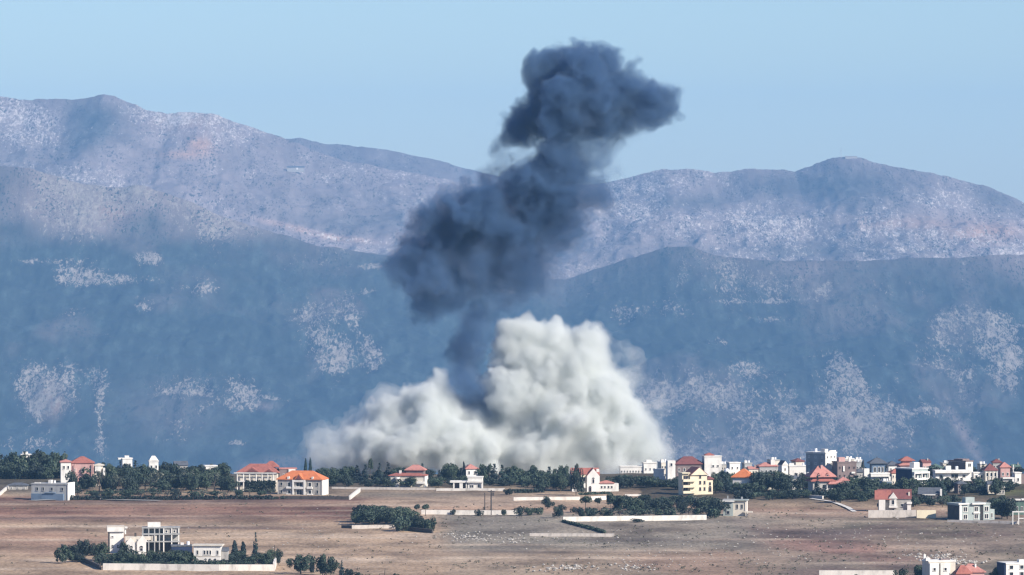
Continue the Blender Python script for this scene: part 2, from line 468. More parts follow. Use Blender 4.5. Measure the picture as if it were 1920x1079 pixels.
def slope(name, crest, Dc, Db, base_py, mat, maps, amp, freq, seed, nu=760, nv=260, back=1600, zb_off=0.0):
    """one mountainside as a height field: foot at distance Db, crest line at about Dc, falling away behind"""
    cxs, cys = zip(*crest)
    Dc, Db, back, amp, freq = Dc * KM, Db * KM, back * KM, amp * KM, freq * KM
    half = (1150.0 / F_PX) * Dc
    xs = np.linspace(-half, half, nu)
    v = np.concatenate([np.linspace(0, 1, nv), 1 + np.linspace(0.02, 1, 26)])
    Xg, Vg = np.meshgrid(xs, v)
    wob = 450 * (fbm(xs / 1200, xs * 0 + seed, seed + 3, 4) - 0.5)
    DC = Dc + wob
    D = np.where(Vg <= 1, Db + (DC[None, :] - Db) * Vg, DC[None, :] + back * (Vg - 1))
    pcx = CX + F_PX * xs / DC
    cpy = np.interp(pcx, cxs, cys)
    zc = EYE_Z + (HORIZON - cpy) / F_PX * DC
    zb = EYE_Z + (HORIZON - base_py) / F_PX * Db + zb_off
    prof = np.where(Vg <= 1, 0.62 * Vg + 0.38 * Vg ** 2, 1 - 0.55 * (Vg - 1))
    Z = zb + (zc[None, :] - zb) * prof
    env = np.clip(np.where(Vg <= 1, np.sin(np.pi * np.clip(Vg, 0, 1)) ** 0.7, 0), 0, 1)
    warp = 165 * (fbm(Xg / 850, D / 850, seed + 40, 3) - 0.5)
    gul = ridged((Xg + warp) / freq, D / (freq * 1.2), seed, 5) - 0.62
    rough = fbm(Xg / 90, D / 170, seed + 9, 5) - 0.5
    Z = Z + 0.55 * amp * (ridged((Xg + 0.4 * warp) / 190, D / 330, seed + 60, 4) - 0.6) * env
    Z = Z + amp * gul * env + 0.28 * amp * rough * (0.25 + env)
    Z = Z + 14 * (ridged(Xg / 120, D / 420, seed + 77, 6, 0.62) - 0.6) * sstep(0.5, 0.9, Vg)
    px, py = pix_of(Xg, D, Z)
    r, s, w = maps(px, py, Xg, D)
    RELIEF[name] = (px[:nv], py[:nv], Xg[:nv], D[:nv], Z[:nv])
    V = np.stack([Xg, D, Z], -1).reshape(-1, 3)
    me = np_mesh(name, V, grid_quads(nu, len(v)), mat)
    add_attr(me, 'rock', np.clip(r, 0, 1).ravel()); add_attr(me, 'bare', np.clip(s, 0, 1).ravel()); add_attr(me, 'warm', np.clip(w, 0, 1).ravel())
    o = bpy.data.objects.new(name, me); COL.objects.link(o)
    tag(o, kind='structure')
    return o
FRONT = [(-200, 300), (0, 314), (60, 318), (150, 343), (210, 352), (270, 348), (310, 362), (380, 390), (450, 418), (540, 444), (600, 464), (680, 472), (760, 488),
         (850, 500), (960, 518), (1060, 526), (1120, 505), (1180, 486), (1250, 461), (1300, 465), (1340, 480), (1420, 489), (1500, 492), (1600, 487), (1750, 484), (1920, 478), (2150, 470)]
REAR = [(-200, 190), (0, 179), (60, 187), (90, 184), (140, 187), (165, 182), (195, 176), (215, 181), (270, 204), (315, 216), (345, 211), (395, 212), (440, 228), (510, 252), (560, 270), (600, 288),
        (660, 303), (760, 322), (860, 342), (960, 352), (1060, 348), (1140, 342), (1200, 328), (1245, 317), (1300, 316), (1340, 324), (1400, 319), (1460, 318), (1490, 322), (1530, 306), (1575, 296), (1615, 297),
        (1640, 305), (1700, 316), (1750, 325), (1800, 337), (1850, 350), (1890, 366), (1920, 380), (2150, 470)]
FAR = [(-200, 300), (400, 300), (500, 262), (560, 260), (620, 270), (700, 276), (740, 283), (800, 297), (860, 312), (920, 326), (1000, 345), (1100, 350), (1250, 345), (1700, 360), (2150, 420)]
def on_slope(name, px, py):
    a, b, X, D, Z = RELIEF[name]
    i = np.unravel_index(np.argmin((a - px) ** 2 + (b - py) ** 2), a.shape)
    return Vector((X[i], D[i], Z[i]))
def front_maps(px, py, X, D):
    nz = fbm(X / 250, D / 450, 301, 4)
    r = 0.20 + 0.7 * (nz - 0.5)
    sh = (1 - sstep(430, 470, py + 40 * (nz - .5))) * (1 - sstep(430, 620, px))
    r = r + 0.25 * sh
    rg = ridged(X / 120 + 0.6 * fbm(X / 60, D / 150, 311, 2), D / 420, 305, 4)
    for c in [(150, 390, 190, 60, .30), (380, 430, 90, 30, .28), (85, 735, 55, 55, 1.0), (110, 700, 60, 30, .6), (192, 700, 26, 26, .75), (187, 760, 10, 70, .6), (195, 840, 14, 40, .55), (340, 752, 75, 45, .78), (480, 752, 70, 24, .8),
              (450, 720, 40, 40, .4), (575, 578, 40, 22, .85), (600, 625, 40, 34, .9), (628, 675, 30, 40, 1.0), (652, 610, 30, 60, .55), (702, 665, 26, 45, .85), (712, 715, 24, 22, .75), (700, 755, 16, 22, .7),
              (60, 835, 110, 30, .5), (310, 815, 60, 28, .55), (445, 830, 34, 7, .7), (130, 515, 60, 22, .6), (210, 525, 90, 12, .55), (60, 490, 80, 8, .55), (280, 485, 24, 12, .9), (390, 540, 60, 12, .5), (500, 495, 70, 22, .55),
              (270, 575, 24, 22, .4), (140, 590, 30, 14, .35), (700, 500, 24, 6, .8), (690, 545, 14, 10, .5),
              (1500, 800, 300, 75, .66), (1560, 690, 34, 30, .7), (1620, 730, 110, 60, .5), (1280, 735, 110, 30, .55), (1330, 850, 160, 34, .5), (1400, 690, 30, 14, .6), (1360, 640, 50, 8, .55), (1450, 600, 60, 6, .6), (1420, 565, 90, 5, .55),
              (1880, 630, 60, 45, .85), (1800, 600, 60, 26, .6), (1750, 640, 40, 14, .5), (1780, 690, 60, 30, .45), (1880, 700, 60, 40, .5),
              (1360, 530, 90, 38, .6), (1240, 580, 70, 24, .4), (1600, 545, 160, 16, .42), (1160, 600, 40, 40, .4), (1140, 700, 50, 20, .4), (960, 545, 40, 8, .7)]:
        r = r + c[4] * blob(px, py, *c[:4]) * (0.25 + 1.25 * np.clip((rg - 0.35) / 0.4, 0, 1.1))
    r = r - 0.7 * blob(px, py, 270, 415, 55, 26) - 0.4 * blob(px, py, 30, 430, 40, 20) - 0.25 * blob(px, py, 560, 450, 50, 16)
    s = 0.45 * blob(px, py, 140, 385, 170, 45) + 0.9 * blob(px, py, 1808, 815, 70, 11, 58) + 0.8 * blob(px, py, 1620, 800, 60, 8, 22) + 0.5 * blob(px, py, 95, 745, 34, 34) + 0.35 * blob(px, py, 1500, 810, 260, 60) \
        + 0.7 * blob(px, py, 497, 762, 24, 8) + 0.5 * blob(px, py, 1330, 850, 200, 26) + 0.35 * blob(px, py, 320, 770, 90, 50)
    s = s + sh * (0.55 + 0.7 * (nz - .5)) - 0.8 * blob(px, py, 270, 415, 55, 26) - 0.5 * blob(px, py, 30, 430, 50, 22) + 0.02 + 0.35 * sstep(.58, .78, nz)
    up = np.exp(-np.clip(py - np.interp(px, *zip(*FRONT)), 0, 400) / 38)
    s = s + up * (0.10 + 0.25 * (px > 1000) + 1.1 * np.clip(nz - 0.35, 0, 1))
    r = r + 0.25 * up * (nz > 0.45)
    w = 0.35 * blob(px, py, 95, 755, 22, 30) + 0.3 * blob(px, py, 210, 395, 26, 14)
    return r, s, w
def rear_maps(px, py, X, D):
    nz = fbm(X / 310, D / 430, 401, 4)
    r = 0.66 + 0.6 * (nz - 0.5)
    s = 0.78 + 0.5 * (fbm(X / 450, D / 570, 431, 4) - 0.5)
    dk = 1.0 * blob(px, py, 180, 225, 60, 38) + 0.5 * blob(px, py, 150, 270, 45, 25) + 0.9 * blob(px, py, 1600, 345, 120, 36) + 0.55 * blob(px, py, 1450, 350, 100, 22) + 0.7 * blob(px, py, 1870, 375, 60, 20, 18) \
        + 0.6 * blob(px, py, 1300, 380, 80, 16) + 0.35 * blob(px, py, 640, 420, 130, 26) + 0.4 * blob(px, py, 1500, 470, 160, 14)
    r = r - 0.45 * dk + 0.35 * blob(px, py, 1170, 400, 110, 46) + 0.3 * blob(px, py, 60, 230, 90, 40) + 0.2 * blob(px, py, 340, 215, 160, 20) + 0.3 * blob(px, py, 1430, 410, 70, 22)
    s = s - 0.7 * dk
    # smooth bare valley across the left
    sm = blob(px, py, 230, 300, 240, 26) + blob(px, py, 560, 400, 200, 40) + blob(px, py, 620, 350, 160, 20)
    r = r - 0.28 * sm
    rd = blob(px, py, 560, 430, 70, 5, 14) + blob(px, py, 650, 448, 46, 4, 6)
    w = 0.75 * blob(px, py, 376, 272, 24, 14) + 0.5 * blob(px, py, 345, 290, 40, 8) + 0.55 * blob(px, py, 1850, 436, 70, 18) + 0.3 * blob(px, py, 1700, 420, 90, 14) + 0.5 * rd + 0.25 * blob(px, py, 350, 230, 60, 20)
    return r + 0.5 * rd, s + rd, w
def far_maps(px, py, X, D):
    return 0.4 + 0 * px, 0.5 + 0 * px, 0 * px
front_m = slope_mat('scrub_slopes', (0.022, 0.032, 0.030), (0.265, 0.23, 0.195), (0.17, 0.135, 0.125), 0.085)
rear_m = slope_mat('rocky_slopes', (0.040, 0.045, 0.045), (0.50, 0.45, 0.41), (0.265, 0.215, 0.21), 0.085)
slope('hills', FRONT, 9400.0, 8050.0, 905, front_m, front_maps, 50.0, 360.0, 11)
slope('mountains', REAR, 11200.0, 9550.0, 560, rear_m, rear_maps, 46.0, 430.0, 57)
slope('far_mountains', FAR, 12400.0, 11500.0, 420, rear_m, far_maps, 38.0, 600.0, 91, nu=300, nv=70, back=600)
# mast and hut on the right-hand summit
def summit():
    o = empty('radio_mast', on_slope('mountains', 1577, 296))
    tag(o, 'thin radio mast on the rocky summit of the right mountain', 'mast')
    MB().tube([(0, 0, -8), (0, 0, 30)], 0.8, 0.4).build('pole', M['metal'], o)
    b = MB()
    b.box(-1.4, 1.4, -1.4, 1.4, 19, 23)
    b.build('antenna', M['metal'], o)
    h = empty('summit_hut', on_slope('mountains', 1597, 296))
    tag(h, 'low stone hut on the mountain summit beside the radio mast', 'hut')
    MB().box(-17, 17, -7, 7, -10, 5).build('wall', M['stone'], h)
    MB().box(-17.5, 17.5, -7.5, 7.5, 5.004, 6).build('roof', M['concrete'], h)
summit()

# ------------------------------------------------------------------ smoke
def surface_nets(Fg, t):
    """closed quad mesh of the level set Fg = t (grid units)"""
    ins = Fg > t
    c = np.zeros(tuple(s - 1 for s in Fg.shape), dtype=np.uint8)
    for i in (0, 1):
        for j in (0, 1):
            for k in (0, 1):
                c += ins[i:i + c.shape[0], j:j + c.shape[1], k:k + c.shape[2]]
    mixed = (c > 0) & (c < 8)
    idx = np.argwhere(mixed)
    num = np.full(c.shape, -1, dtype=np.int32)
    num[mixed] = np.arange(len(idx))
    acc = np.zeros((len(idx), 3)); cnt = np.zeros(len(idx))
    off = [(i, j, k) for i in (0, 1) for j in (0, 1) for k in (0, 1)]
    I, J, K = idx.T
    vals = {o: Fg[I + o[0], J + o[1], K + o[2]].astype(np.float64) - t for o in off}
    for a in off:
        for ax in range(3):
            if a[ax] == 0:
                b = list(a); b[ax] = 1; b = tuple(b)
                va, vb = vals[a], vals[b]
                m = (va > 0) != (vb > 0)
                f = np.where(m, va / np.where(m, va - vb, 1), 0)
                p = np.array(a, dtype=float)[None, :].repeat(len(idx), 0)
                p[:, ax] += f
                acc[m] += p[m]; cnt[m] += 1
    V = idx + acc / cnt[:, None]
    quads = []
    for ax in range(3):
        a1, a2 = [(1, 2), (2, 0), (0, 1)][ax]
        sl0 = [slice(None)] * 3; sl1 = [slice(None)] * 3
        sl0[ax] = slice(0, -1); sl1[ax] = slice(1, None)
        A, B = ins[tuple(sl0)], ins[tuple(sl1)]
        e = np.argwhere(A != B)
        e = e[(e[:, a1] > 0) & (e[:, a2] > 0) & (e[:, a1] < Fg.shape[a1] - 1) & (e[:, a2] < Fg.shape[a2] - 1)]
        fl = A[tuple(e.T)]
        def cell(d1, d2):
            q = e.copy(); q[:, a1] -= d1; q[:, a2] -= d2
            return num[tuple(q.T)]
        q = np.stack([cell(1, 1), cell(0, 1), cell(0, 0), cell(1, 0)], 1)
        q[~fl] = q[~fl][:, ::-1]
        quads.append(q)
    return V, np.concatenate(quads)
def lattice3(shape, cell, rng):
    """smooth random field on a grid, cubic-ish interpolation of a coarse lattice"""
    out = None
    g = rng.random(tuple(int(s / cell) + 3 for s in shape)).astype(np.float32)
    for ax, s in enumerate(shape):
        x = np.arange(s) / cell
        i = x.astype(int); f = (x - i).astype(np.float32)
        f = f * f * (3 - 2 * f)
        sh = [1, 1, 1]; sh[ax] = s
        f = f.reshape(sh)
        g = np.take(g, i, ax) * (1 - f) + np.take(g, i + 1, ax) * f
    return g
def smoke(name, blobs, vox, shells, noise_amp, seed, sprout, D0, box, carve=(), warp=10.0):
    """blobs: (px, py, depth px, radius px, softness px, weight). Shells: (part, level, material)."""
    rng = np.random.default_rng(seed)
    x0, x1, y0, y1, d0, d1 = box
    nx, ny, nz = int((x1 - x0) / vox), int((d1 - d0) / vox), int((y1 - y0) / vox)
    Fg = np.zeros((nx, ny, nz), dtype=np.float32)
    def put(cx, cy_, cd, r, soft, wt):
        m = r + soft * 1.2
        lo = [max(0, int((a - m - o) / vox)) for a, o in ((cx, x0), (cd, d0), (y1 - cy_ + y0, y0))]
        hi = [min(n_, int((a + m - o) / vox) + 2) for a, o, n_ in ((cx, x0, nx), (cd, d0, ny), (y1 - cy_ + y0, y0, nz))]
        if any(h <= l_ for l_, h in zip(lo, hi)): return
        gx = (x0 + np.arange(lo[0], hi[0]) * vox - cx)[:, None, None]
        gy = (d0 + np.arange(lo[1], hi[1]) * vox - cd)[None, :, None]
        gz = (y0 + np.arange(lo[2], hi[2]) * vox - (y1 - cy_ + y0))[None, None, :]
        dist = np.sqrt(gx * gx + gy * gy + gz * gz) - r
        f = wt * np.clip(0.5 - dist / (2 * soft), 0, 1)
        s_ = Fg[lo[0]:hi[0], lo[1]:hi[1], lo[2]:hi[2]]
        # soft union
        k = 0.12
        h = np.clip(0.5 + 0.5 * (f - s_) / k, 0, 1)
        s_[...] = s_ * (1 - h) + f * h + k * h * (1 - h) * (f > 0) * (s_ > 0)
    for (cx, cy_, cd, r, soft, wt) in blobs:
        put(cx, cy_, cd, r * 0.93, soft, wt)
        if wt < 0.7 or not sprout: continue
        for _ in range(int(sprout)):
            u = rng.normal(size=3); u /= np.linalg.norm(u)
            r2 = r * rng.uniform(0.26, 0.5)
            p = np.array([cx, cd, cy_]) + u * (r * 1.0 - r2 * 0.45)
            put(p[0], p[2], p[1], r2, soft * 0.8, wt)
            for _ in range(4):
                u2 = rng.normal(size=3); u2 /= np.linalg.norm(u2)
                if np.dot(u, u2) < 0: u2 = -u2
                r3 = r2 * rng.uniform(0.28, 0.5)
                p2 = p + u2 * (r2 - r3 * 0.3)
                put(p2[0], p2[2], p2[1], r3, soft * 0.6, wt)
    nz_ = np.zeros_like(Fg); tot = 0
    for cell, a in ((26, 1.0), (13, 0.7), (6.5, 0.5), (3.2, 0.32)):
        nz_ += a * (lattice3(Fg.shape, cell, rng) - 0.5); tot += a
    Fg = np.where(Fg > 0.001, Fg + noise_amp * nz_ / tot * 2 * np.clip(Fg * 5, 0, 1), 0).astype(np.float32)
    # stir the blobs: each point of the grid looks up the field at a displaced place
    def stir(F_, amp):
        g = [np.arange(n_, dtype=np.float32).reshape([-1 if i == q else 1 for i in range(3)]) for q, n_ in enumerate(F_.shape)]
        P = []
        for q in range(3):
            w_ = np.zeros(F_.shape, dtype=np.float32)
            for cell, a in ((24, 1.0), (11, .62), (5, .40), (2.5, .22)):
                w_ += a * (lattice3(F_.shape, cell, rng) - .5)
            P.append(np.clip(g[q] + w_ * amp, 0, F_.shape[q] - 1.001))
        I = [p.astype(np.int32) for p in P]
        T = [p - i for p, i in zip(P, I)]
        out = np.zeros(F_.shape, dtype=np.float32)
        for a in (0, 1):
            for b in (0, 1):
                for c in (0, 1):
                    wgt = (T[0] if a else 1 - T[0]) * (T[1] if b else 1 - T[1]) * (T[2] if c else 1 - T[2])
                    out += wgt * F_[I[0] + a, I[1] + b, I[2] + c]
        return out
    Fg = stir(Fg, warp)
    for cx, cy_, cd, r, a in carve:
        gx = (x0 + np.arange(nx) * vox - cx)[:, None, None]; gy = (d0 + np.arange(ny) * vox - cd)[None, :, None]; gz = ((ny * 0 + np.arange(nz)) * vox - (y1 - cy_))[None, None, :]
        Fg = Fg - 1.5 * a * np.exp(-(gx * gx + gy * gy * 0.5 + gz * gz) / (r * r)).astype(np.float32) * (0.6 + 0.8 * (nz_ / tot + .5))
    Fg = np.maximum(Fg, 0)
    Fg[0], Fg[-1] = 0, 0; Fg[:, 0], Fg[:, -1] = 0, 0; Fg[:, :, 0], Fg[:, :, -1] = 0, 0
    sc = D0 / F_PX
    root = empty(name, at((x0 + x1) / 2, y1, D0))
    orig = np.array([x0, d0, 0.0])
    for part, level, mat in shells:
        V, Q = surface_nets(Fg, level)
        P = np.empty_like(V)
        P[:, 0] = (x0 + V[:, 0] * vox - (x0 + x1) / 2) * sc
        P[:, 1] = (d0 + V[:, 1] * vox) * sc
        P[:, 2] = V[:, 2] * vox * sc
        me = np_mesh(part, P, Q, mat)
        o = bpy.data.objects.new(part, me); COL.objects.link(o); o.parent = root
    return root
def smoke_mat(name, density, color, skin=0.0, skin_col=(0.8, 0.8, 0.8), aniso=0.0):
    m = bpy.data.materials.new(name); m.use_nodes = True
    n, l = m.node_tree.nodes, m.node_tree.links
    n.remove(n['Principled BSDF'])
    out = n['Material Output']
    v = n.new('ShaderNodeVolumePrincipled')
    v.inputs['Density'].default_value = density
    v.inputs['Color'].default_value = (*color, 1)
    v.inputs['Anisotropy'].default_value = aniso
    v.inputs['Density Attribute'].default_value = ''
    l.new(v.outputs[0], out.inputs['Volume'])
    if skin:
        t, d, mx = n.new('ShaderNodeBsdfTransparent'), n.new('ShaderNodeBsdfTranslucent'), n.new('ShaderNodeMixShader')
        d.inputs['Color'].default_value = (*skin_col, 1)
        mx.inputs[0].default_value = skin
        l.new(t.outputs[0], mx.inputs[1]); l.new(d.outputs[0], mx.inputs[2]); l.new(mx.outputs[0], out.inputs['Surface'])
    m.cycles.homogeneous_volume = True
    m.cycles.volume_sampling = 'DISTANCE'
    return m
rs = random.Random(4)
def dep(r, k=0.55): return rs.uniform(-k, k) * r
WHITE, DARK = (0.855, 0.872, 0.858), (0.122, 0.23, 0.405)
wb = []
for (x, y, r, d, s) in [(612, 868, 26, 0, 26), (640, 858, 36, -10, 28), (680, 848, 46, -15, 16), (730, 838, 52, -30, 9), (775, 822, 58, -45, 7), (828, 826, 58, -50, 7), (880, 832, 50, -45, 7),
                        (715, 800, 34, 0, 9), (755, 785, 42, -5, 7), (800, 775, 44, -15, 7), (845, 768, 36, -10, 8), (770, 748, 26, 25, 9), (820, 742, 34, 35, 9), (860, 760, 26, 20, 8), (690, 815, 30, 10, 12), (885, 785, 40, 25, 9), (905, 760, 34, 40, 10), (860, 790, 44, 10, 8), (890, 810, 44, -5, 9),
                        (920, 845, 52, -35, 8), (975, 848, 56, -25, 9), (1035, 846, 58, -30, 8), (1095, 842, 58, -25, 8), (1150, 838, 52, -10, 10), (1195, 838, 40, 0, 16), (1205, 800, 30, 10, 20), (1175, 790, 40, 10, 12),
                        (935, 735, 40, 0, 7), (970, 740, 52, -10, 7), (945, 700, 28, 15, 7), (1000, 790, 62, 0, 8), (1060, 775, 72, 0, 8), (1115, 775, 66, 5, 8), (1150, 800, 50, 10, 9), (940, 790, 44, 10, 8),
                        (955, 640, 34, 30, 6), (985, 632, 36, 25, 6), (1020, 642, 40, 30, 7), (960, 672, 36, 25, 7), (1010, 690, 58, 20, 8), (1065, 680, 60, 30, 12), (1105, 665, 44, 40, 14), (1120, 700, 50, 30, 12), (1060, 725, 66, 15, 9),
                        (1125, 735, 52, 15, 10), (1150, 750, 38, 20, 12), (1128, 640, 26, 40, 16), (1215, 845, 28, 0, 22)]:
    wb.append((x, y, d + dep(r, .15), r, s, 1.0))
for (x, y, r, d, wt) in [(595, 850, 24, 10, .45), (660, 810, 46, 20, .4), (1215, 770, 42, 20, .4), (1160, 680, 36, 40, .4), (1180, 720, 40, 30, .42), (1215, 870, 50, -60, .42), (1180, 880, 50, -70, .45), (720, 760, 30, 30, .45), (600, 820, 26, 10, .34), (640, 800, 34, 20, .34), (685, 785, 30, 25, .36), (1225, 820, 40, 10, .36), (1215, 730, 34, 30, .3), (1238, 868, 28, -10, .34)]:
    wb.append((x, y, d, r, 26, wt))
smoke_w = smoke('dust_cloud', wb, 2.8,
                [('dust_veil', 0.16, smoke_mat('thin_dust', 0.030, WHITE)),
                 ('dust_haze', 0.32, smoke_mat('loose_dust', 0.05, WHITE)),
                 ('dust_billows', 0.5, smoke_mat('dense_dust', 0.12, WHITE, 0.02, (0.85, 0.86, 0.84))),
                 ('dust_core', 0.78, smoke_mat('core_dust', 0.16, WHITE))],
                0.6, 3, 16, 2235.0, (490, 1330, 560, 915, -135, 135),
                [(962, 800, -75, 30, .9), (880, 735, -20, 34, 1.0), (990, 770, -70, 22, .6), (1045, 868, -95, 26, .9), (1090, 815, -85, 30, .6), (815, 858, -110, 26, .7), (1150, 770, -50, 26, .6), (925, 780, -50, 22, .7), (1140, 680, 10, 26, .5), (1060, 745, -50, 30, .4), (760, 770, -30, 20, .5), (1170, 830, -70, 26, .5)])
tag(smoke_w, 'billowing white dust cloud rising behind the village trees', 'dust cloud')
db = []
for (x, y, r, s, wt) in [(1088, 118, 46, 9, 1), (1060, 140, 50, 9, 1), (1110, 145, 58, 9, 1), (1020, 150, 38, 10, 1), (1012, 185, 42, 10, 1), (978, 222, 32, 9, 1), (1000, 212, 38, 9, 1), (1060, 195, 62, 10, 1),
                         (1125, 185, 64, 10, 1), (1165, 165, 48, 10, 1), (1200, 180, 46, 11, 1), (1235, 185, 38, 12, 1), (1252, 178, 28, 12, 1), (1245, 205, 30, 12, 1), (1205, 212, 38, 12, 1), (1165, 210, 46, 12, 1), (1140, 120, 36, 10, 1), (1180, 138, 28, 12, .9),
                         (1090, 262, 44, 16, .8), (1050, 285, 44, 14, .95), (1020, 320, 48, 11, 1), (1075, 320, 48, 16, .9), (1122, 280, 32, 18, .8), (1100, 300, 36, 16, .85), (985, 350, 42, 11, 1), (1030, 365, 52, 13, 1), (1090, 350, 36, 18, .8), (1000, 395, 52, 12, 1), (1050, 400, 40, 18, .85),
                         (868, 372, 30, 10, 1), (835, 392, 36, 11, 1), (805, 400, 30, 13, 1), (875, 405, 46, 11, 1), (930, 420, 48, 12, 1), (980, 430, 52, 14, 1), (1015, 450, 40, 22, .8), (830, 430, 50, 14, 1), (890, 450, 60, 18, .95), (950, 470, 56, 22, .9),
                         (800, 470, 44, 24, .85), (780, 510, 38, 24, .9), (815, 530, 46, 22, 1), (855, 530, 44, 24, .95), (900, 505, 50, 28, .85), (950, 515, 42, 30, .75), (1000, 500, 38, 30, .7), (1045, 450, 40, 26, .75), (1030, 485, 36, 30, .7), (1060, 420, 36, 24, .8), (1110, 380, 28, 24, .65), (800, 555, 28, 22, .9), (760, 500, 24, 26, .6)]:
    db.append((x - (6 if y < 235 else 0), y + (12 if y < 235 else 0), dep(r, .5), r, s, wt))
for (x, y, r, wt) in [(935, 266, 20, .55), (950, 290, 22, .46), (938, 315, 24, .48), (918, 340, 28, .6), (960, 330, 28, .55), (925, 362, 30, .6), (960, 252, 24, .46), (985, 285, 30, .5), (1140, 330, 22, .4),
                      (1000, 260, 26, .45), (895, 575, 46, .38), (893, 610, 44, .34), (888, 645, 44, .42), (884, 680, 44, .44), (880, 712, 42, .46), (925, 600, 34, .3), (960, 560, 40, .33), (1020, 540, 44, .31), (878, 748, 42, .48), (908, 770, 36, .45), (915, 640, 30, .3)]:
    db.append((x, y, (30 if y < 690 else -10) + dep(r), r, 16, wt))
smoke_d = smoke('smoke_plume', db, 3.0,
                [('smoke_veil', 0.14, smoke_mat('thin_smoke', 0.020, (0.28, 0.37, 0.52))),
                 ('smoke_haze', 0.32, smoke_mat('loose_smoke', 0.045, DARK)),
                 ('smoke_billows', 0.5, smoke_mat('dense_smoke', 0.10, DARK, 0.02, (0.12, 0.14, 0.17))),
                 ('smoke_core', 0.8, smoke_mat('core_smoke', 0.14, DARK))],
                0.6, 8, 13, 2236.0, (700, 1310, 50, 830, -110, 110),
                [(1110, 235, -60, 26, .5), (1060, 270, -60, 20, .5), (970, 300, 0, 22, .7), (960, 390, -40, 22, .5), (860, 470, -70, 28, .45), (930, 460, -70, 24, .4), (1150, 140, -60, 30, .35), (1090, 200, -70, 22, .4), (1000, 250, -30, 16, .6), (1110, 320, -50, 20, .4)], warp=14.0)
tag(smoke_d, 'tall dark blue-grey smoke plume leaning right above the white dust', 'smoke plume')
# ------------------------------------------------------------------ houses
_wm = {}
def window_mesh(w, h, frame, arch=False):
    key = (round(w, 2), round(h, 2), frame, arch)
    if key not in _wm:
        b = MB()
        f = min(0.14, w * 0.14)
        # surround as four bars, glazing set back between them, all proud of the wall
        b.box(-w / 2, -w / 2 + f, -0.12, 0.05, 0, h, 0).box(w / 2 - f, w / 2, -0.12, 0.05, 0, h, 0)
        b.box(-w / 2 + f, w / 2 - f, -0.12, 0.05, h - f, h, 0).box(-w / 2 - 0.06, w / 2 + 0.06, -0.2, 0.05, -f, 0, 0)
        b.box(-w / 2 + f, w / 2 - f, -0.03, 0.04, 0, h - f, 1)
        if w > 1.3: b.box(-0.05, 0.05, -0.07, -0.035, 0, h - f, 0)
        if arch:
            n = 8
            pts = [(w / 2 * math.cos(math.pi * i / n), h + w / 2 * math.sin(math.pi * i / n)) for i in range(n + 1)]
            vs = [(x, -0.1, z + 0.002) for x, z in pts] + [(x, 0.05, z + 0.002) for x, z in pts]
            b.add(vs, [tuple(reversed(range(n + 1))), tuple(range(n + 1, 2 * n + 2))] + [(i, i + 1, n + 2 + i, n + 1 + i) for i in range(n)], 1)
        _wm[key] = b.mesh('window', [M[frame], M['glass']])
    return _wm[key]
def put_window(root, x, y, z, w, h, frame='white', rz=0.0, arch=False, name='window'):
    o = bpy.data.objects.new(name, window_mesh(w, h, frame, arch))
    o.location = (x, y, z); o.rotation_euler = (0, 0, rz)
    COL.objects.link(o); o.parent = root
    return o
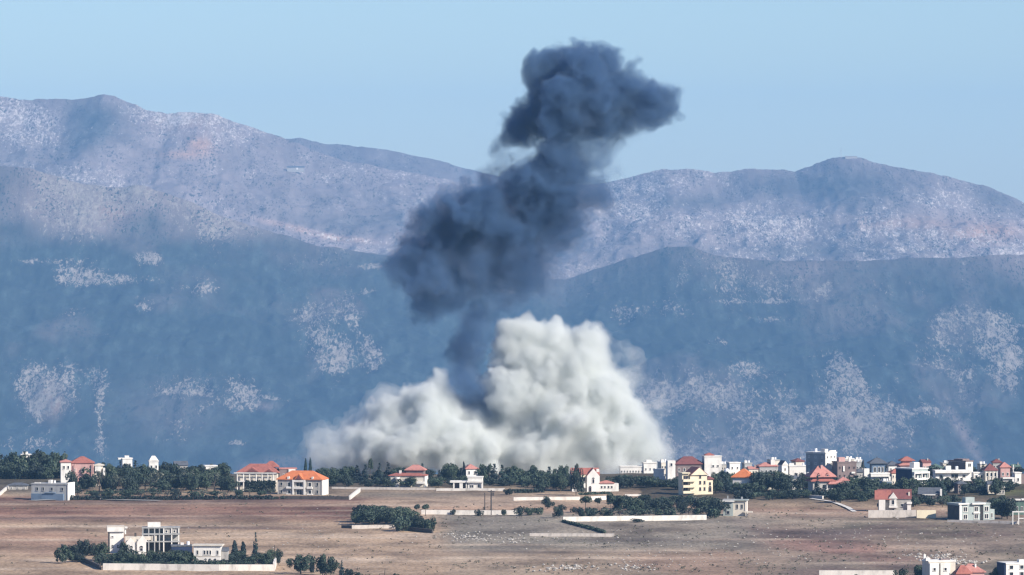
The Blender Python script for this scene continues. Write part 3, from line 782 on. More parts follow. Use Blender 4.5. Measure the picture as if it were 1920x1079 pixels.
def house(name, label, cat, x0, x1, by, top, depth, yaw=0.0, wall='white', roof='flat', rmat='red_tile', rh=8.0, oh=2.0, wins=None, side=None, lside=None,
          wsize=(4.0, 6.0), frame='white', extras=(), w=None, group=None, D=None):
    """all sizes in picture pixels at the house's distance: front from x0 to x1, foot at by, eaves at top"""
    p = at((x0 + x1) / 2, by, D) if D else on_ground((x0 + x1) / 2, by)
    s = p.y / F_PX
    W2 = (w if w else (x1 - x0) / max(0.3, math.cos(R(yaw)))) * s / 2
    h, d = (by - top) * s, depth * s
    root = empty(name, p, R(yaw))
    tag(root, label, cat, group)
    MB().box(-W2, W2, 0, d, -6 if D else -1.2, h).build('wall', M[wall], root)
    e = oh * s
    if roof == 'flat':
        b = MB().box(-W2 - e * .5, W2 + e * .5, -e * .5, d + e * .5, h + 0.003, h + 0.38)
        b.build('roof', M['white' if rmat == 'red_tile' else rmat], root)
    elif roof == 'hip':
        MB().hip(-W2 - e, W2 + e, -e, d + e, h + 0.003, rh * s).build('roof', M[rmat], root)
    elif roof in ('gx', 'gy'):
        MB().gable(-W2 - (e * .6), W2 + e * .6, -e, d + e, h + 0.003, rh * s, roof[1]).build('roof', M[rmat], root)
        if roof == 'gy':     # the plastered gable end, proud of the tiles
            g = MB().gable(-W2, W2, -e - 0.06, -e + 0.2, h + 0.006, rh * s * 0.93, 'y').build('gable_end', M[wall], root)
    ww, wh = wsize[0] * s, wsize[1] * s
    def rows(n):
        return [h * (i + 0.28) / n for i in range(n)]
    if wins:
        for z in rows(wins[1]):
            for i in range(wins[0]):
                put_window(root, -W2 + 2 * W2 * (i + 0.5) / wins[0], 0, z, ww, min(wh, h / wins[1] * 0.6), frame)
    if side:
        for z in rows(side[1]):
            for i in range(side[0]):
                put_window(root, W2, d * (i + 0.5) / side[0], z, ww, min(wh, h / side[1] * 0.6), frame, R(90))
    if lside:
        for z in rows(lside[1]):
            for i in range(lside[0]):
                put_window(root, -W2, d * (i + 0.5) / lside[0], z, ww, min(wh, h / lside[1] * 0.6), frame, R(-90))
    for ex in extras:
        part, shape, mat = ex[:3]
        a = [v * s if isinstance(v, (int, float)) else v for v in ex[3:]]
        if part in ('chimney', 'dormer', 'finial'):
            up = next(c for c in root.children if c.name.startswith('roof'))
            (MB().box(*a) if shape == 'box' else MB().tube([(a[0], a[1], a[2]), (a[0], a[1], a[3])], a[4], n=10) if shape == 'col' else MB().gable(*a, axis=shape[1])).build(part, M[mat], up)
        elif shape == 'box': MB().box(*a).build(part, M[mat], root)
        elif shape == 'hip': MB().hip(*a).build(part, M[mat], root)
        elif shape in ('gx', 'gy'): MB().gable(*a, axis=shape[1]).build(part, M[mat], root)
        elif shape == 'col': MB().tube([(a[0], a[1], a[2]), (a[0], a[1], a[3])], a[4], n=10).build(part, M[mat], root)
        elif shape == 'win': put_window(root, a[0], a[1], a[2], a[3], a[4], mat, 0, len(ex) > 8, part)
        elif shape == 'rail':
            b = MB(); n = max(2, int((a[1] - a[0]) / 0.35))
            b.box(a[0], a[1], a[2] - 0.06, a[2] + 0.06, a[3] + 0.85, a[3] + 0.95)
            for i in range(n + 1):
                x = a[0] + (a[1] - a[0]) * i / n
                b.box(x - 0.05, x + 0.05, a[2] - 0.05, a[2] + 0.05, a[3], a[3] + 0.849)
            b.build(part, M[mat], root)
    return root
H = house
def tank(x, y, z, r=2.2, h=5): return ('water_tank', 'col', 'tank', x, y, z, z + h, r)

# left-hand edge, from the back to the front
H('flat_house', 'white flat roof showing highest among the dark trees at the far left', 'house', 40, 58, 890, 851, 24, 8, wins=(2, 2), extras=[('stair_room', 'box', 'white', -6, 4, 8, 18, 40.5, 45)])
H('flat_house', 'small white house with a projecting flat roof slab half hidden by trees', 'house', 70, 84, 892, 862, 22, 10, oh=9, wins=(2, 2), extras=[('stair_room', 'box', 'white', -8, -1, 6, 16, 31.5, 37)])
H('villa', 'pink and red villa with white end wings behind the dark orchard', 'villa', 134, 176, 912, 869, 36, 6, 'pink', 'hip', 'red_tile', 11, wins=(3, 2), extras=[
    ('wing', 'box', 'white', -41, -22, -5, 20, -5, 45), ('wing_roof', 'hip', 'pink_tile', -43, -20.5, -7, 22, 45.2, 4), ('window', 'win', 'white', -35, -5.1, 33, 4, 6), ('window', 'win', 'white', -27, -5.1, 33, 4, 6),
    ('column', 'col', 'pink', 19, -4, 0, 42, 1.2), ('column', 'col', 'pink', -14, -4, 0, 42, 1.0), ('wing', 'box', 'cream', 22, 38, 2, 24, -5, 38), ('wing_roof', 'hip', 'cream', 21, 41, 0, 26, 38.2, 3), ('porch', 'box', 'white', 23, 34, -3, 1.7, 28, 37), ('buttress', 'box', 'white', 38.3, 42, -2, 8, -4, 34)])
H('flat_house', 'flat roofed grey house with four dark windows and a bright white right end', 'house', 58, 127, 938, 909, 36, -16, 'concrete', wins=None, wsize=(5, 6), rmat='concrete', extras=[  # grey front and white end put shade and sun into the wall colours
    ('window', 'win', 'concrete', -24, 0, 18, 5, 6), ('window', 'win', 'concrete', -12, 0, 18, 4, 6), ('window', 'win', 'concrete', 5, 0, 18, 5, 6), ('window', 'win', 'concrete', 26, 0, 18, 5, 6),
    ('lower_terrace', 'box', 'blue', -34, 30, -7, -0.2, -5, 12), ('end_wall', 'box', 'white', 36.2, 38, -1, 35, -5, 33), ('stair_room', 'box', 'white', -6, 0, 10, 20, 31, 37), ('parapet', 'box', 'white', -30, -18, 1, 3, 31, 33),
    ('awning', 'box', 'blue', -7, 14, -9, -0.2, 13, 14.5), tank(4, 18, 31, 2, 5)])
H('shed', 'low dark olive shed beside the grey flat roofed house', 'shed', 16, 51, 919, 911, 20, 0, 'stone', 'hip', 'slate', 4, wins=(3, 1), wsize=(4, 3))
H('flat_house', 'narrow white house with a roof hut above the orchard, nearest the pink villa', 'house', 230, 248, 900, 861, 22, 12, wins=(2, 2), extras=[('roof_slab', 'box', 'white', -17, -9.6, 2, 16, 38, 41), ('stair_room', 'box', 'white', -4, 4, 6, 14, 40.5, 45)])
H('domed_house', 'white house with a rounded dome top above the orchard trees', 'house', 280, 297, 901, 866, 20, 8, wins=(2, 2), extras=[('dome', 'hip', 'white', -8, 8, 1, 17, 37.4, 7, 5.0)])
H('house', 'grey sheet roofed house half hidden by the orchard trees', 'house', 328, 352, 902, 873, 22, 10, 'stone', 'gx', 'slate', 8, wins=(3, 1))
H('flat_house', 'plain white cube house between the orchard and the red arcaded villa', 'house', 385, 407, 906, 875, 22, 12, wins=(3, 2), wsize=(3, 5))
H('flat_house', 'low white roof slab just left of the red arcaded villa', 'house', 412, 427, 910, 888, 18, 5, wins=(2, 1))
# the arcaded villa and the orange villa
H('villa', 'large red hipped villa with white arcaded porch above a clipped green hedge', 'villa', 446, 520, 921, 887, 40, -6, 'cream', 'hip', 'red_tile', 15, 3, wins=(6, 1), wsize=(7, 10), extras=[
    ('dormer', 'gy', 'red_tile', -24, 4, -5, 22, 35.6, 9.5), ('dormer_face', 'gy', 'maroon_tile', -20, 0, -5.5, -4.8, 36, 7), ('dormer', 'gy', 'red_tile', 13, 31, -5, 22, 35.6, 7), ('dormer_face', 'gy', 'maroon_tile', 16, 28, -5.5, -4.8, 36, 5),
    ('upper_roof', 'hip', 'red_tile', 8, 36, 16, 38, 44, 10), ('fascia', 'box', 'white', -44, 37, -7.5, -6.6, 33, 35)] +
    [('column', 'col', 'white', x, -5.5, 0, 33, 1.1) for x in (-38, -26, -14.5, -2, 9, 20, 30)] + [('porch_floor', 'box', 'white', -40, 36, -7, -0.3, 17, 19)])
H('outbuilding', 'brown walled annex with a white upper block behind the orange villa roof', 'outbuilding', 524, 556, 921, 880, 26, 6, 'brown', 'flat', 'pink_tile', wins=(2, 2), extras=[('upper_block', 'box', 'white', 1, 14, -2, 10, 30, 41.2)])
H('villa', 'two storey villa with bright orange hipped roof and white portico', 'villa', 520, 603, 928, 900, 44, -13, 'stone', 'hip', 'orange_tile', 15, 2.5, wsize=(5, 6), extras=[
    ('dormer', 'gy', 'orange_tile', -9, 9, -5, 20, 29, 11), ('dormer_face', 'gy', 'maroon_tile', -5.5, 5.5, -5.6, -4.8, 29.6, 7.5),
    ('column', 'box', 'white', -13, -10, -4.5, -1.5, -2, 28), ('column', 'box', 'white', 9, 12, -4.5, -1.5, -2, 28), ('portico_beam', 'box', 'white', -12.9, 11.9, -4.3, -1.7, 24, 27.9), ('balcony', 'box', 'white', -9.9, 8.9, -4.2, -0.2, 11, 15),
    ('window', 'win', 'white', -0.5, 0, 15.5, 13, 8, 1), ('door', 'win', 'white', -0.5, 0, 0.6, 12, 9), ('window', 'win', 'stone', -35, 0, 17, 5, 6), ('window', 'win', 'stone', -35, 0, 3, 5, 6),
    ('balcony', 'box', 'white', -25, -15, -4, -0.2, 11.5, 15), ('window', 'win', 'white', -20, 0, 15.5, 6, 8), ('window', 'win', 'white', -20, 0, 1, 6, 8), ('balcony', 'box', 'white', 15, 26, -4, -0.2, 11.5, 15), ('window', 'win', 'white', 20, 0, 15.5, 7, 8), ('window', 'win', 'white', 20, 0, 1, 7, 8),
    ('balcony', 'box', 'white', -25, -15, -4, -0.2, -2, 2), ('balcony', 'box', 'white', 15, 26, -4, -0.2, -2, 2), ('window', 'win', 'stone', 35, 0, 17, 4, 6), ('window', 'win', 'stone', 35, 0, 3, 4, 6),
    ('end_wall', 'box', 'white', 43.2, 45, -1, 43, -3, 27.6), ('chimney', 'box', 'white', -23, -19, -2.5, 2, 28.6, 34), ('chimney', 'box', 'white', 24, 27, -2.5, 2, 28.6, 34)])  # white end plate paints the sunlight on the right-facing end
# the belt of trees in front of the dust
H('villa', 'red roofed villa with a white round turret among the tree belt', 'villa', 730, 796, 914, 893, 34, -8, 'cream', 'hip', 'red_tile', 6, 2, wins=(4, 1), wsize=(6, 6), extras=[
    ('upper_storey', 'box', 'brown', -3, 30, 10, 32, 21, 31), ('upper_roof', 'hip', 'pink_tile', -6, 33, 7, 35, 31.2, 9), ('turret', 'col', 'white', -18, -3, -3, 19, 4.8), ('porch', 'box', 'white', 19, 33, -5, -0.2, 7, 11), ('end_wall', 'box', 'white', 33.4, 35, -1, 34, -3, 20.6),
    ('chimney', 'box', 'white', -16, -12, 8, 12, 25, 31)])
H('villa', 'small red roof peeping over dark trees behind the white modern house', 'villa', 874, 896, 906, 880, 24, 15, 'white', 'hip', 'pink_tile', 8, 2, wins=(2, 2))
H('modern_house', 'white modern house with a long flat canopy on posts beside a cube block', 'house', 877, 904, 918, 896, 24, -4, 'white', 'flat', wins=None, extras=[
    ('canopy', 'box', 'white', -47, -14.2, -2, 20, 12.5, 16), ('post', 'box', 'white', -41, -38.5, -1, 1, -3, 12.4), ('post', 'box', 'white', -29, -23, -1, 3, -3, 12.4), ('post', 'box', 'white', -17, -15.5, -1, 1, -3, 12.4), ('back_wall', 'box', 'brown', -42, -14.4, 14, 16, -3, 12.4),
    ('ledge', 'box', 'white', -15, 15.5, -4, -0.2, 13, 16), ('window', 'win', 'white', -6, 0, 3, 8, 6), ('window', 'win', 'white', 7, 0, 3, 5, 7), ('post', 'box', 'white', 13.5, 15.4, -3.8, -2, -3, 12.9)])
H('gabled_house', 'tall house with red roof, white front gable and low white wing', 'house', 1072, 1124, 922, 890, 26, 6, 'yellow', 'gx', 'red_tile', 12, 1.2, extras=[
    ('pier', 'box', 'white', -25.8, -17, -3, -0.1, -3, 32), ('gable_block', 'box', 'white', 2, 26, -5, 20, -3, 29), ('gable_top', 'gy', 'white', 2, 26, -5, 20, 29, 14), ('gable_roof', 'gy', 'red_tile', 1, 27, -4.5, 20.5, 29.4, 14.6),
    ('chimney', 'box', 'white', 21, 26.3, 4, 9, 36, 42), ('window', 'win', 'brown', -11, 0, 20, 5, 7), ('window', 'win', 'brown', -3, 0, 20, 4, 7), ('window', 'win', 'white', 14, -5, 16, 5, 8, 1), ('porch', 'box', 'white', -14, -1, -6, -0.2, 7, 16), ('door', 'win', 'white', -8, -6, 0, 5, 6), ('door', 'win', 'brown', 8, -5, 0, 5, 8, 1),
    ('wing', 'box', 'white', 26.2, 62, -4, 16, -3, 15), ('wing_roof', 'hip', 'pink_tile', 25.5, 54, -6, 18, 15.2, 4)] + [('window', 'win', 'white', x, -4, 6, 4, 5) for x in (30, 36, 43, 49)])
H('long_building', 'long pale low building veiled by dust right of the gabled house', 'building', 1163, 1206, 905, 876, 20, 4, 'white', 'flat', wins=(8, 2), wsize=(3, 4), D=2212)
H('flat_house', 'white block with a roof hut veiled by drifting dust', 'house', 1207, 1231, 905, 869, 20, 8, 'white', 'flat', wins=(3, 2), wsize=(3, 4), D=2212, extras=[('stair_room', 'box', 'white', -6, 4, 6, 14, 37, 42)])
H('flat_house', 'small white stepped house at the right edge of the dust', 'house', 1230, 1245, 905, 882, 18, 14, 'white', 'flat', wins=(2, 1), wsize=(4, 5), extras=[('step_block', 'box', 'white', 2, 9, -5, -0.2, -3, 12)])
H('villa', 'long maroon roofed building with white blocks at both ends', 'building', 1268, 1318, 906, 871, 34, 8, 'brown', 'hip', 'maroon_tile', 13, 2.5, wins=(5, 2), extras=[
    ('end_block', 'box', 'white', -42, -27.2, -2, 20, -3, 42), ('window', 'win', 'white', -35, -2, 32, 5, 6), ('end_block', 'box', 'white', 27.4, 60, -5, 22, -3, 49), ('end_roof', 'box', 'white', 26.5, 61, -6, 23, 49.1, 51), ('window', 'win', 'white', 44, -5, 30, 5, 4), ('window', 'win', 'white', 53, -5, 30, 4, 4), ('roof_wing', 'hip', 'red_tile', 30, 48, 2, 20, 51.2, 4)])
H('gabled_house', 'yellow house with stacked balconies and a maroon gabled roof', 'house', 1294, 1326, 928, 891, 30, 22, 'yellow', 'gy', 'maroon_tile', 15, 3, extras=[
    ('balcony_wing', 'box', 'yellow', -32, -17.4, 4, 22, -3, 40), ('wing_roof', 'box', 'yellow', -34, -17.5, -1, 23, 40.1, 42)] +
    [('balcony', 'box', 'yellow', -34, -8, -6, -0.2, z, z + 4.5) for z in (3, 14, 25)] + [('window', 'win', 'brown', -25, 4, z, 9, 6) for z in (8, 19, 30)] + [('window', 'win', 'brown', 3, 0, z, 4, 6) for z in (8, 20, 31)] + [('window', 'win', 'brown', 12, 0, z, 3.5, 6) for z in (8, 20)] +
    [('step_wing', 'box', 'yellow', 17.6, 30, 2, 20, -3, 28), ('step_roof', 'hip', 'maroon_tile', 17.8, 32, 0, 22, 28.1, 5), ('window', 'win', 'brown', 24, 2, 18, 4, 5), ('window', 'win', 'brown', 24, 2, 6, 6, 7, 1)])
H('flat_house', 'small white house with antennas behind the orange hipped roof', 'house', 1368, 1388, 898, 869, 18, 18, 'white', 'flat', wins=(2, 2), wsize=(3, 4))
H('villa', 'house with a plain orange hipped roof rising out of dark trees', 'house', 1374, 1408, 922, 896, 32, -16, 'white', 'hip', 'orange_tile', 15, 3, wins=(3, 1), wsize=(4, 6), side=(2, 1))
def water_tower():
    p = on_ground(1363, 915); s = p.y / F_PX
    o = empty('water_tower', p); tag(o, 'round white water tank on a post beside the yellow house', 'water tower')
    b = MB(); n = 12
    prof = [(0, 25), (3.5, 25.5), (5.2, 28), (5.4, 31), (4.6, 34), (2.4, 36), (0.05, 36.6)]
    vs = [(r_ * s * math.cos(6.2832 * j / n), r_ * s * math.sin(6.2832 * j / n), z * s) for r_, z in prof for j in range(n)]
    b.add(vs, [(k * n + j, k * n + (j + 1) % n, (k + 1) * n + (j + 1) % n, (k + 1) * n + j) for k in range(len(prof) - 1) for j in range(n)])
    b.build('tank', M['tank'], o)
    MB().tube([(0, 0, -1), (0, 0, 25.2 * s)], 0.35).build('post', M['concrete'], o)
water_tower()
H('unfinished_house', 'unfinished grey concrete house with an open porch at the field edge', 'house', 1356, 1374, 968, 939, 22, -8, 'greengrey', 'flat', 'concrete', wins=(1, 2), wsize=(7, 6), frame='concrete', extras=[
    ('wing', 'box', 'cream', 9.4, 32, 3, 22, -3, 29), ('wing_roof', 'box', 'greengrey', 9.3, 37, -1, 24, 29.1, 31), ('window', 'win', 'concrete', 17, 3, 14, 4, 8), ('window', 'win', 'concrete', 26, 3, 14, 4, 8), ('column', 'col', 'white', 35, 1, -2, 29, 0.9), ('column', 'col', 'white', 35, 10, -2, 29, 0.9),
    ('ledge', 'box', 'white', -14, 12, -4, -0.2, 27, 29), ('porch_slab', 'box', 'cream', 30, 46, -6, 6, 7, 9), ('starter_bars', 'box', 'concrete', -2, 0, 4, 6, 30, 38), ('starter_bars', 'box', 'concrete', 24, 27, 6, 9, 31.2, 36)])
# the crowded village on the right
H('house', 'pinkish grey roofed house behind the dark garden trees', 'house', 1424, 1458, 904, 875, 24, 10, 'concrete', 'hip', 'pink_tile', 6, 2, wins=(4, 2), wsize=(3, 4), extras=[('stair_room', 'box', 'white', 5, 13, 2, 10, 30, 41)])
H('flat_house', 'narrow white house with a tall bright gable left of the apartment tower', 'house', 1466, 1478, 902, 872, 20, 20, 'white', 'gy', 'slate', 8, 1, wins=(1, 2), wsize=(3, 5))
H('flat_house', 'low white flat house just left of the grey and white tower', 'house', 1480, 1518, 902, 875, 18, 6, 'white', 'flat', wins=(5, 1), wsize=(3, 4), extras=[('parapet', 'box', 'white', -19, -10, 2, 8, 29, 33), tank(8, 6, 29, 2, 4)])
H('apartment_tower', 'tallest apartment block, shaded grey left side and brilliant white right side', 'apartment block', 1547, 1569, 912, 850, 46, 50, 'white', 'flat', w=34, wins=(3, 5), wsize=(4, 4), lside=(3, 5), extras=[
    ('shaded_side', 'box', 'concrete', -17.5, -17.2, 0.5, 45.5, -3, 61), ('balcony', 'box', 'white', 17.2, 29, 4, 18, 43, 50), ('balcony', 'box', 'white', 17.2, 29, 4, 18, 30, 36), ('balcony', 'box', 'white', 17.2, 26, 4, 18, 18, 24), ('stair_room', 'box', 'white', -15, -5, 3, 13, 64, 70), ('parapet', 'box', 'white', -4, 16, 0.4, 2, 64, 67), tank(-2, 34, 64, 2.5, 6)])  # grey side plate paints the shade on the face turned from the sun
H('block_house', 'dark brown apartment house stepping down right of the white tower', 'apartment block', 1570, 1606, 914, 868, 34, 14, 'brown', 'flat', 'brown', wins=(4, 3), wsize=(3, 4), frame='brown', extras=[
    ('stair_room', 'box', 'pink', -14, -2, 6, 20, 48, 56), ('white_bay', 'box', 'white', 8, 15, -4, -0.2, 26, 29), ('white_bay', 'box', 'white', 8, 15, -4, -0.2, 14, 17), ('white_bay', 'box', 'white', 9, 13, -4, -0.2, 4, 8), ('pier', 'box', 'white', -8, -5, -2, -0.2, 30, 40), ('parapet', 'box', 'white', 4, 8, 2, 6, 48, 56)])
H('pagoda_roof_house', 'house with two tiers of faded red roof and dormer windows', 'house', 1524, 1562, 930, 903, 36, 12, 'stone', 'hip', 'red_tile', 12, 5, wins=(4, 1), wsize=(6, 8), frame='stone', extras=[
    ('upper_storey', 'box', 'brown', -18, 18, 4, 32, 33, 40), ('upper_roof', 'hip', 'pink_tile', -26, 26, -3, 39, 35, 19), ('dormer', 'gy', 'red_tile', -13, -3, -2, 14, 37, 6), ('window', 'win', 'pink', -8, -2, 37.3, 5, 3), ('dormer', 'gy', 'red_tile', 3, 14, -2, 14, 37, 6), ('window', 'win', 'pink', 8.5, -2, 37.3, 5, 3),
    ('chimney', 'box', 'pink', -1, 3, 12, 16, 48, 57), ('porch_roof', 'hip', 'pink_tile', 8, 44, -10, 6, 22, 5), ('balcony', 'box', 'white', -18, 8, -8, -0.2, 9, 12), ('column', 'col', 'white', 40, -7, -2, 22, 0.9), ('column', 'col', 'white', -16, -7, -3, 9, 0.9), ('column', 'col', 'white', 6, -7, -3, 22, 0.9)])
H('villa', 'white villa with a blue-black roof on a windowed upper floor', 'villa', 1633, 1668, 914, 889, 30, 8, 'white', 'flat', wins=None, extras=[
    ('upper_storey', 'box', 'blue', -15, 10, 6, 26, 25, 44), ('upper_roof', 'hip', 'slate', -20, 15, 2, 30, 44.1, 9), ('window', 'win', 'white', -9, 6, 28, 5, 10), ('window', 'win', 'white', -1, 6, 28, 5, 10), ('window', 'win', 'white', 6, 6, 28, 4, 10), ('side_tower', 'box', 'white', -30, -20, 4, 16, -3, 35),
    ('balcony', 'box', 'white', -19, 16, -6, -0.2, 20, 24), ('window', 'win', 'white', -8, 0, 11, 7, 7), ('window', 'win', 'white', 2, 0, 11, 7, 7), ('window', 'win', 'white', 12, 0, 12, 4, 5), ('pier', 'box', 'white', 15, 18.6, -6, -0.2, -3, 19.9), ('finial', 'col', 'slate', -3, 16, 52, 57, 0.8)])
H('house', 'small white house with a black roof between the two village villas', 'house', 1666, 1684, 898, 873, 20, 10, 'white', 'hip', 'slate', 7, 2.5, wins=(2, 2), wsize=(3, 4))
H('villa', 'red double hipped roof house behind the blue and white apartment building', 'villa', 1688, 1716, 906, 873, 28, 10, 'pink', 'hip', 'pink_tile', 6, 3, wins=(3, 2), extras=[('upper_storey', 'box', 'pink', -8, 10, 6, 22, 38, 41), ('upper_roof', 'hip', 'red_tile', -13, 15, 2, 26, 41.1, 7), ('balcony', 'box', 'white', -20, -6, -5, -0.2, 14, 17)])
H('apartment_building', 'apartment building with a blue-black shaded side and white balcony frames', 'apartment block', 1709, 1741, 920, 880, 44, 40, 'greengrey', 'flat', wins=None, lside=(1, 1), wsize=(4, 4), w=41, extras=[
    ('shaded_side', 'box', 'navy', -21, -20.7, 0.5, 43.5, -3, 39.5)] + [('balcony', 'box', 'white', -20, 20, -6, -0.2, z, z + 3.5) for z in (8, 20, 32)] + [('pier', 'box', 'white', x, x + 2.5, -5.8, -0.3, -3, 7.9) for x in (-20, -1, 17)] + [('pier', 'box', 'white', x, x + 2, -5.8, -3.5, 23.6, 31.9) for x in (-20, -1, 17.5)] +  # navy side plate is the shade of that face put into colour
    [('window', 'win', 'white', x, 0, z, 7, 7) for x in (-11, 9) for z in (12, 24)] + [('stair_room', 'box', 'white', -2, 12, 14, 26, 42, 52)])
H('house', 'white house under a curved dark green sheet roof in the village', 'house', 1745, 1767, 900, 878, 22, 6, 'white', 'hip', 'green_roof', 7, 2, wins=(3, 1), wsize=(4, 5))
H('long_building', 'long white two storey building with continuous balcony bands', 'building', 1754, 1822, 914, 884, 26, 8, 'white', 'flat', wins=None, extras=[
    ('balcony', 'box', 'white', -16, 30, -8, -0.2, 12, 17), ('roof_edge', 'box', 'white', -37, 33, -8, -0.6, 27, 31), ('stair_room', 'box', 'white', -14, -4, 4, 14, 32, 40), tank(8, 10, 32, 2.8, 7), ('window', 'win', 'stone', 2, 0, 18, 14, 7), ('window', 'win', 'stone', 20, 0, 19, 6, 4), ('window', 'win', 'stone', -24, 0, 16, 6, 7),
    ('window', 'win', 'stone', -24, 0, 3, 6, 7), ('window', 'win', 'stone', -8, 0, 2, 6, 8), ('window', 'win', 'stone', 6, 0, 2, 6, 8), ('pier', 'box', 'white', -14, -11, -7, -0.3, -3, 11.9), ('pier', 'box', 'white', -2, 1, -7, -0.3, -3, 11.9), ('balcony_shade', 'box', 'shade', 3, 32, -6, -0.3, -2, 11)])  # near-black block stands for the shade beneath the balcony
H('tower_block', 'dark brown block with a white windowed face above the long white building', 'apartment block', 1810, 1825, 906, 866, 44, 44, 'white', 'flat', 'brown', wins=(1, 3), wsize=(9, 7), w=20, extras=[('shaded_side', 'box', 'brown', -10.6, -10.2, 0.5, 43, -3, 39), ('lean_to', 'box', 'brown', -9.8, 9, 8, 30, 42, 45)])  # brown side plate darkens the unlit left face by colour
H('flat_house', 'white framed cube house right of the long white building', 'house', 1826, 1845, 912, 888, 22, 8, 'white', 'flat', wins=(2, 2), wsize=(6, 6))
H('villa', 'cream arcaded house with a purple-brown roof at the village edge', 'villa', 1847, 1870, 912, 883, 26, 8, 'cream', 'hip', 'maroon_tile', 12, 2, wins=(3, 2), wsize=(5, 7), extras=[('column', 'col', 'white', x, -3, -2, 28, 0.8) for x in (-11, -3.5, 4, 11)])
H('villa', 'hazy red roofs at the far right end of the village', 'villa', 1876, 1894, 898, 877, 24, 8, 'pink', 'hip', 'pink_tile', 9, 2, wins=(2, 1))
H('flat_house', 'low white framed bungalow beside the white cube at the far right', 'bungalow', 1880, 1901, 914, 898, 20, 6, 'stone', 'flat', wins=(3, 1), wsize=(4, 5), extras=[('pier', 'box', 'white', 7, 11, -3, -0.2, -2, 15.6), ('roof_edge', 'box', 'white', -13, 11.5, -3.5, -0.7, 15.8, 18.5)])
H('flat_house', 'tall white cube house at the right picture edge above the lawn', 'house', 1903, 1915, 908, 888, 22, 10, 'white', 'flat', wins=(1, 1), extras=[('dark_wing', 'box', 'brown', 6.4, 24, 2, 20, -2, 18), ('dish', 'col', 'white', -8, 6, 20, 36, 1.0)])
H('gabled_house', 'red roofed house with a round arched white dormer behind a block wall', 'house', 1646, 1708, 960, 936, 32, -4, 'stone', 'gx', 'maroon_tile', 18, 2, wsize=(5, 6), extras=[
    ('side_roof', 'gx', 'red_tile', -37, -6, -7, 20, 23, 17), ('front_bay', 'box', 'white', -29, -17, -7, -0.2, -3, 22.8), ('dormer_wall', 'box', 'white', -9, 4, -6, -0.2, 7, 25), ('dormer_roof', 'gy', 'white', -11, 6, -7, 12, 25.1, 11), ('window', 'win', 'white', -2.5, -6, 14, 6, 9, 1), ('window', 'win', 'stone', -2.5, 0, 1, 5, 5),
    ('balcony', 'box', 'white', -10, 6, -9, -6.1, 8, 12), ('corner_pier', 'box', 'white', 24, 31, -5, -0.2, -3, 15), ('balcony', 'box', 'white', 23, 33, -7, -0.2, 15.1, 19), ('window', 'win', 'stone', -31, 0, 10, 4, 6), ('window', 'win', 'white', 14, 0, 10, 5, 6), ('chimney', 'box', 'cream', 26, 29, 4, 8, 24, 37)])
H('barn', 'barn with a sagging slate roof and a white end pillar', 'barn', 1722, 1762, 942, 927, 34, -6, 'wall_dark', 'gx', 'slate', 12, 2, wins=(4, 1), wsize=(5, 8), frame='stone', extras=[('pillar', 'box', 'white', 20.6, 24, -3, 3, -3, 25), ('fascia', 'box', 'white', -12, 12, -2.6, -2.1, 13, 15)])
H('modern_house', 'grey-green modern house with white window frames and a roof stair box', 'house', 1797, 1858, 976, 946, 46, 24, 'greengrey', 'flat', 'greengrey', wins=None, w=66, extras=[
    ('shaded_side', 'box', 'wall_dark', -33.5, -33.2, 1, 45, -3, 28), ('stair_room', 'box', 'greengrey', -15, 4, 8, 22, 31.9, 43), ('canopy', 'box', 'white', -8, 20, -6, -0.2, 29.9, 33), ('corner_pier', 'box', 'white', -33, -29, -2, -0.2, -3, 30), ('upper_slab', 'box', 'white', -36, -14, -4, -0.3, 30.2, 33), ('recess_shade', 'box', 'shade', 12, 18, -0.9, -0.1, -2, 28)] +  # dark side plate and near-black strip are shade painted on the walls
    [('window', 'win', 'white', x, 0, z, 9, 9) for x in (-20, 3, 25) for z in (3, 17)] + [('ledge', 'box', 'white', -4, 10, -3, -0.3, 13, 15.5), ('wing', 'box', 'greengrey', 33.3, 44, 3, 20, -3, 20), ('window', 'win', 'white', 38, 3, 4, 4, 9)])
H('flat_house', 'dark green villa with white roof slabs cut by the right picture edge', 'villa', 1884, 1930, 966, 940, 34, 4, 'green_roof', 'flat', wins=(5, 1), wsize=(4, 9), extras=[('roof_slab', 'box', 'white', -20, 6, -4, 10, 27.5, 30), ('roof_slab', 'box', 'white', 8, 26, -4, 10, 28, 30.5)])
def pergola():
    p = on_ground(1912, 984); s = p.y / F_PX
    o = empty('pergola', p); tag(o, 'white post and beam pergola at the right edge of the dry field', 'pergola')
    for x in (-13, -2, 9, 20): MB().box((x - .9) * s, (x + .9) * s, -.3, .1, -1, 23 * s).build('post', M['white'], o)
    MB().box(-14 * s, 22 * s, -.35, .15, 23.05 * s, 25 * s).build('beam', M['white'], o)
    MB().box(-3.1 * s - 0, 19 * s, -.25, .05, 11 * s, 12.6 * s).build('rail', M['white'], o)
pergola()
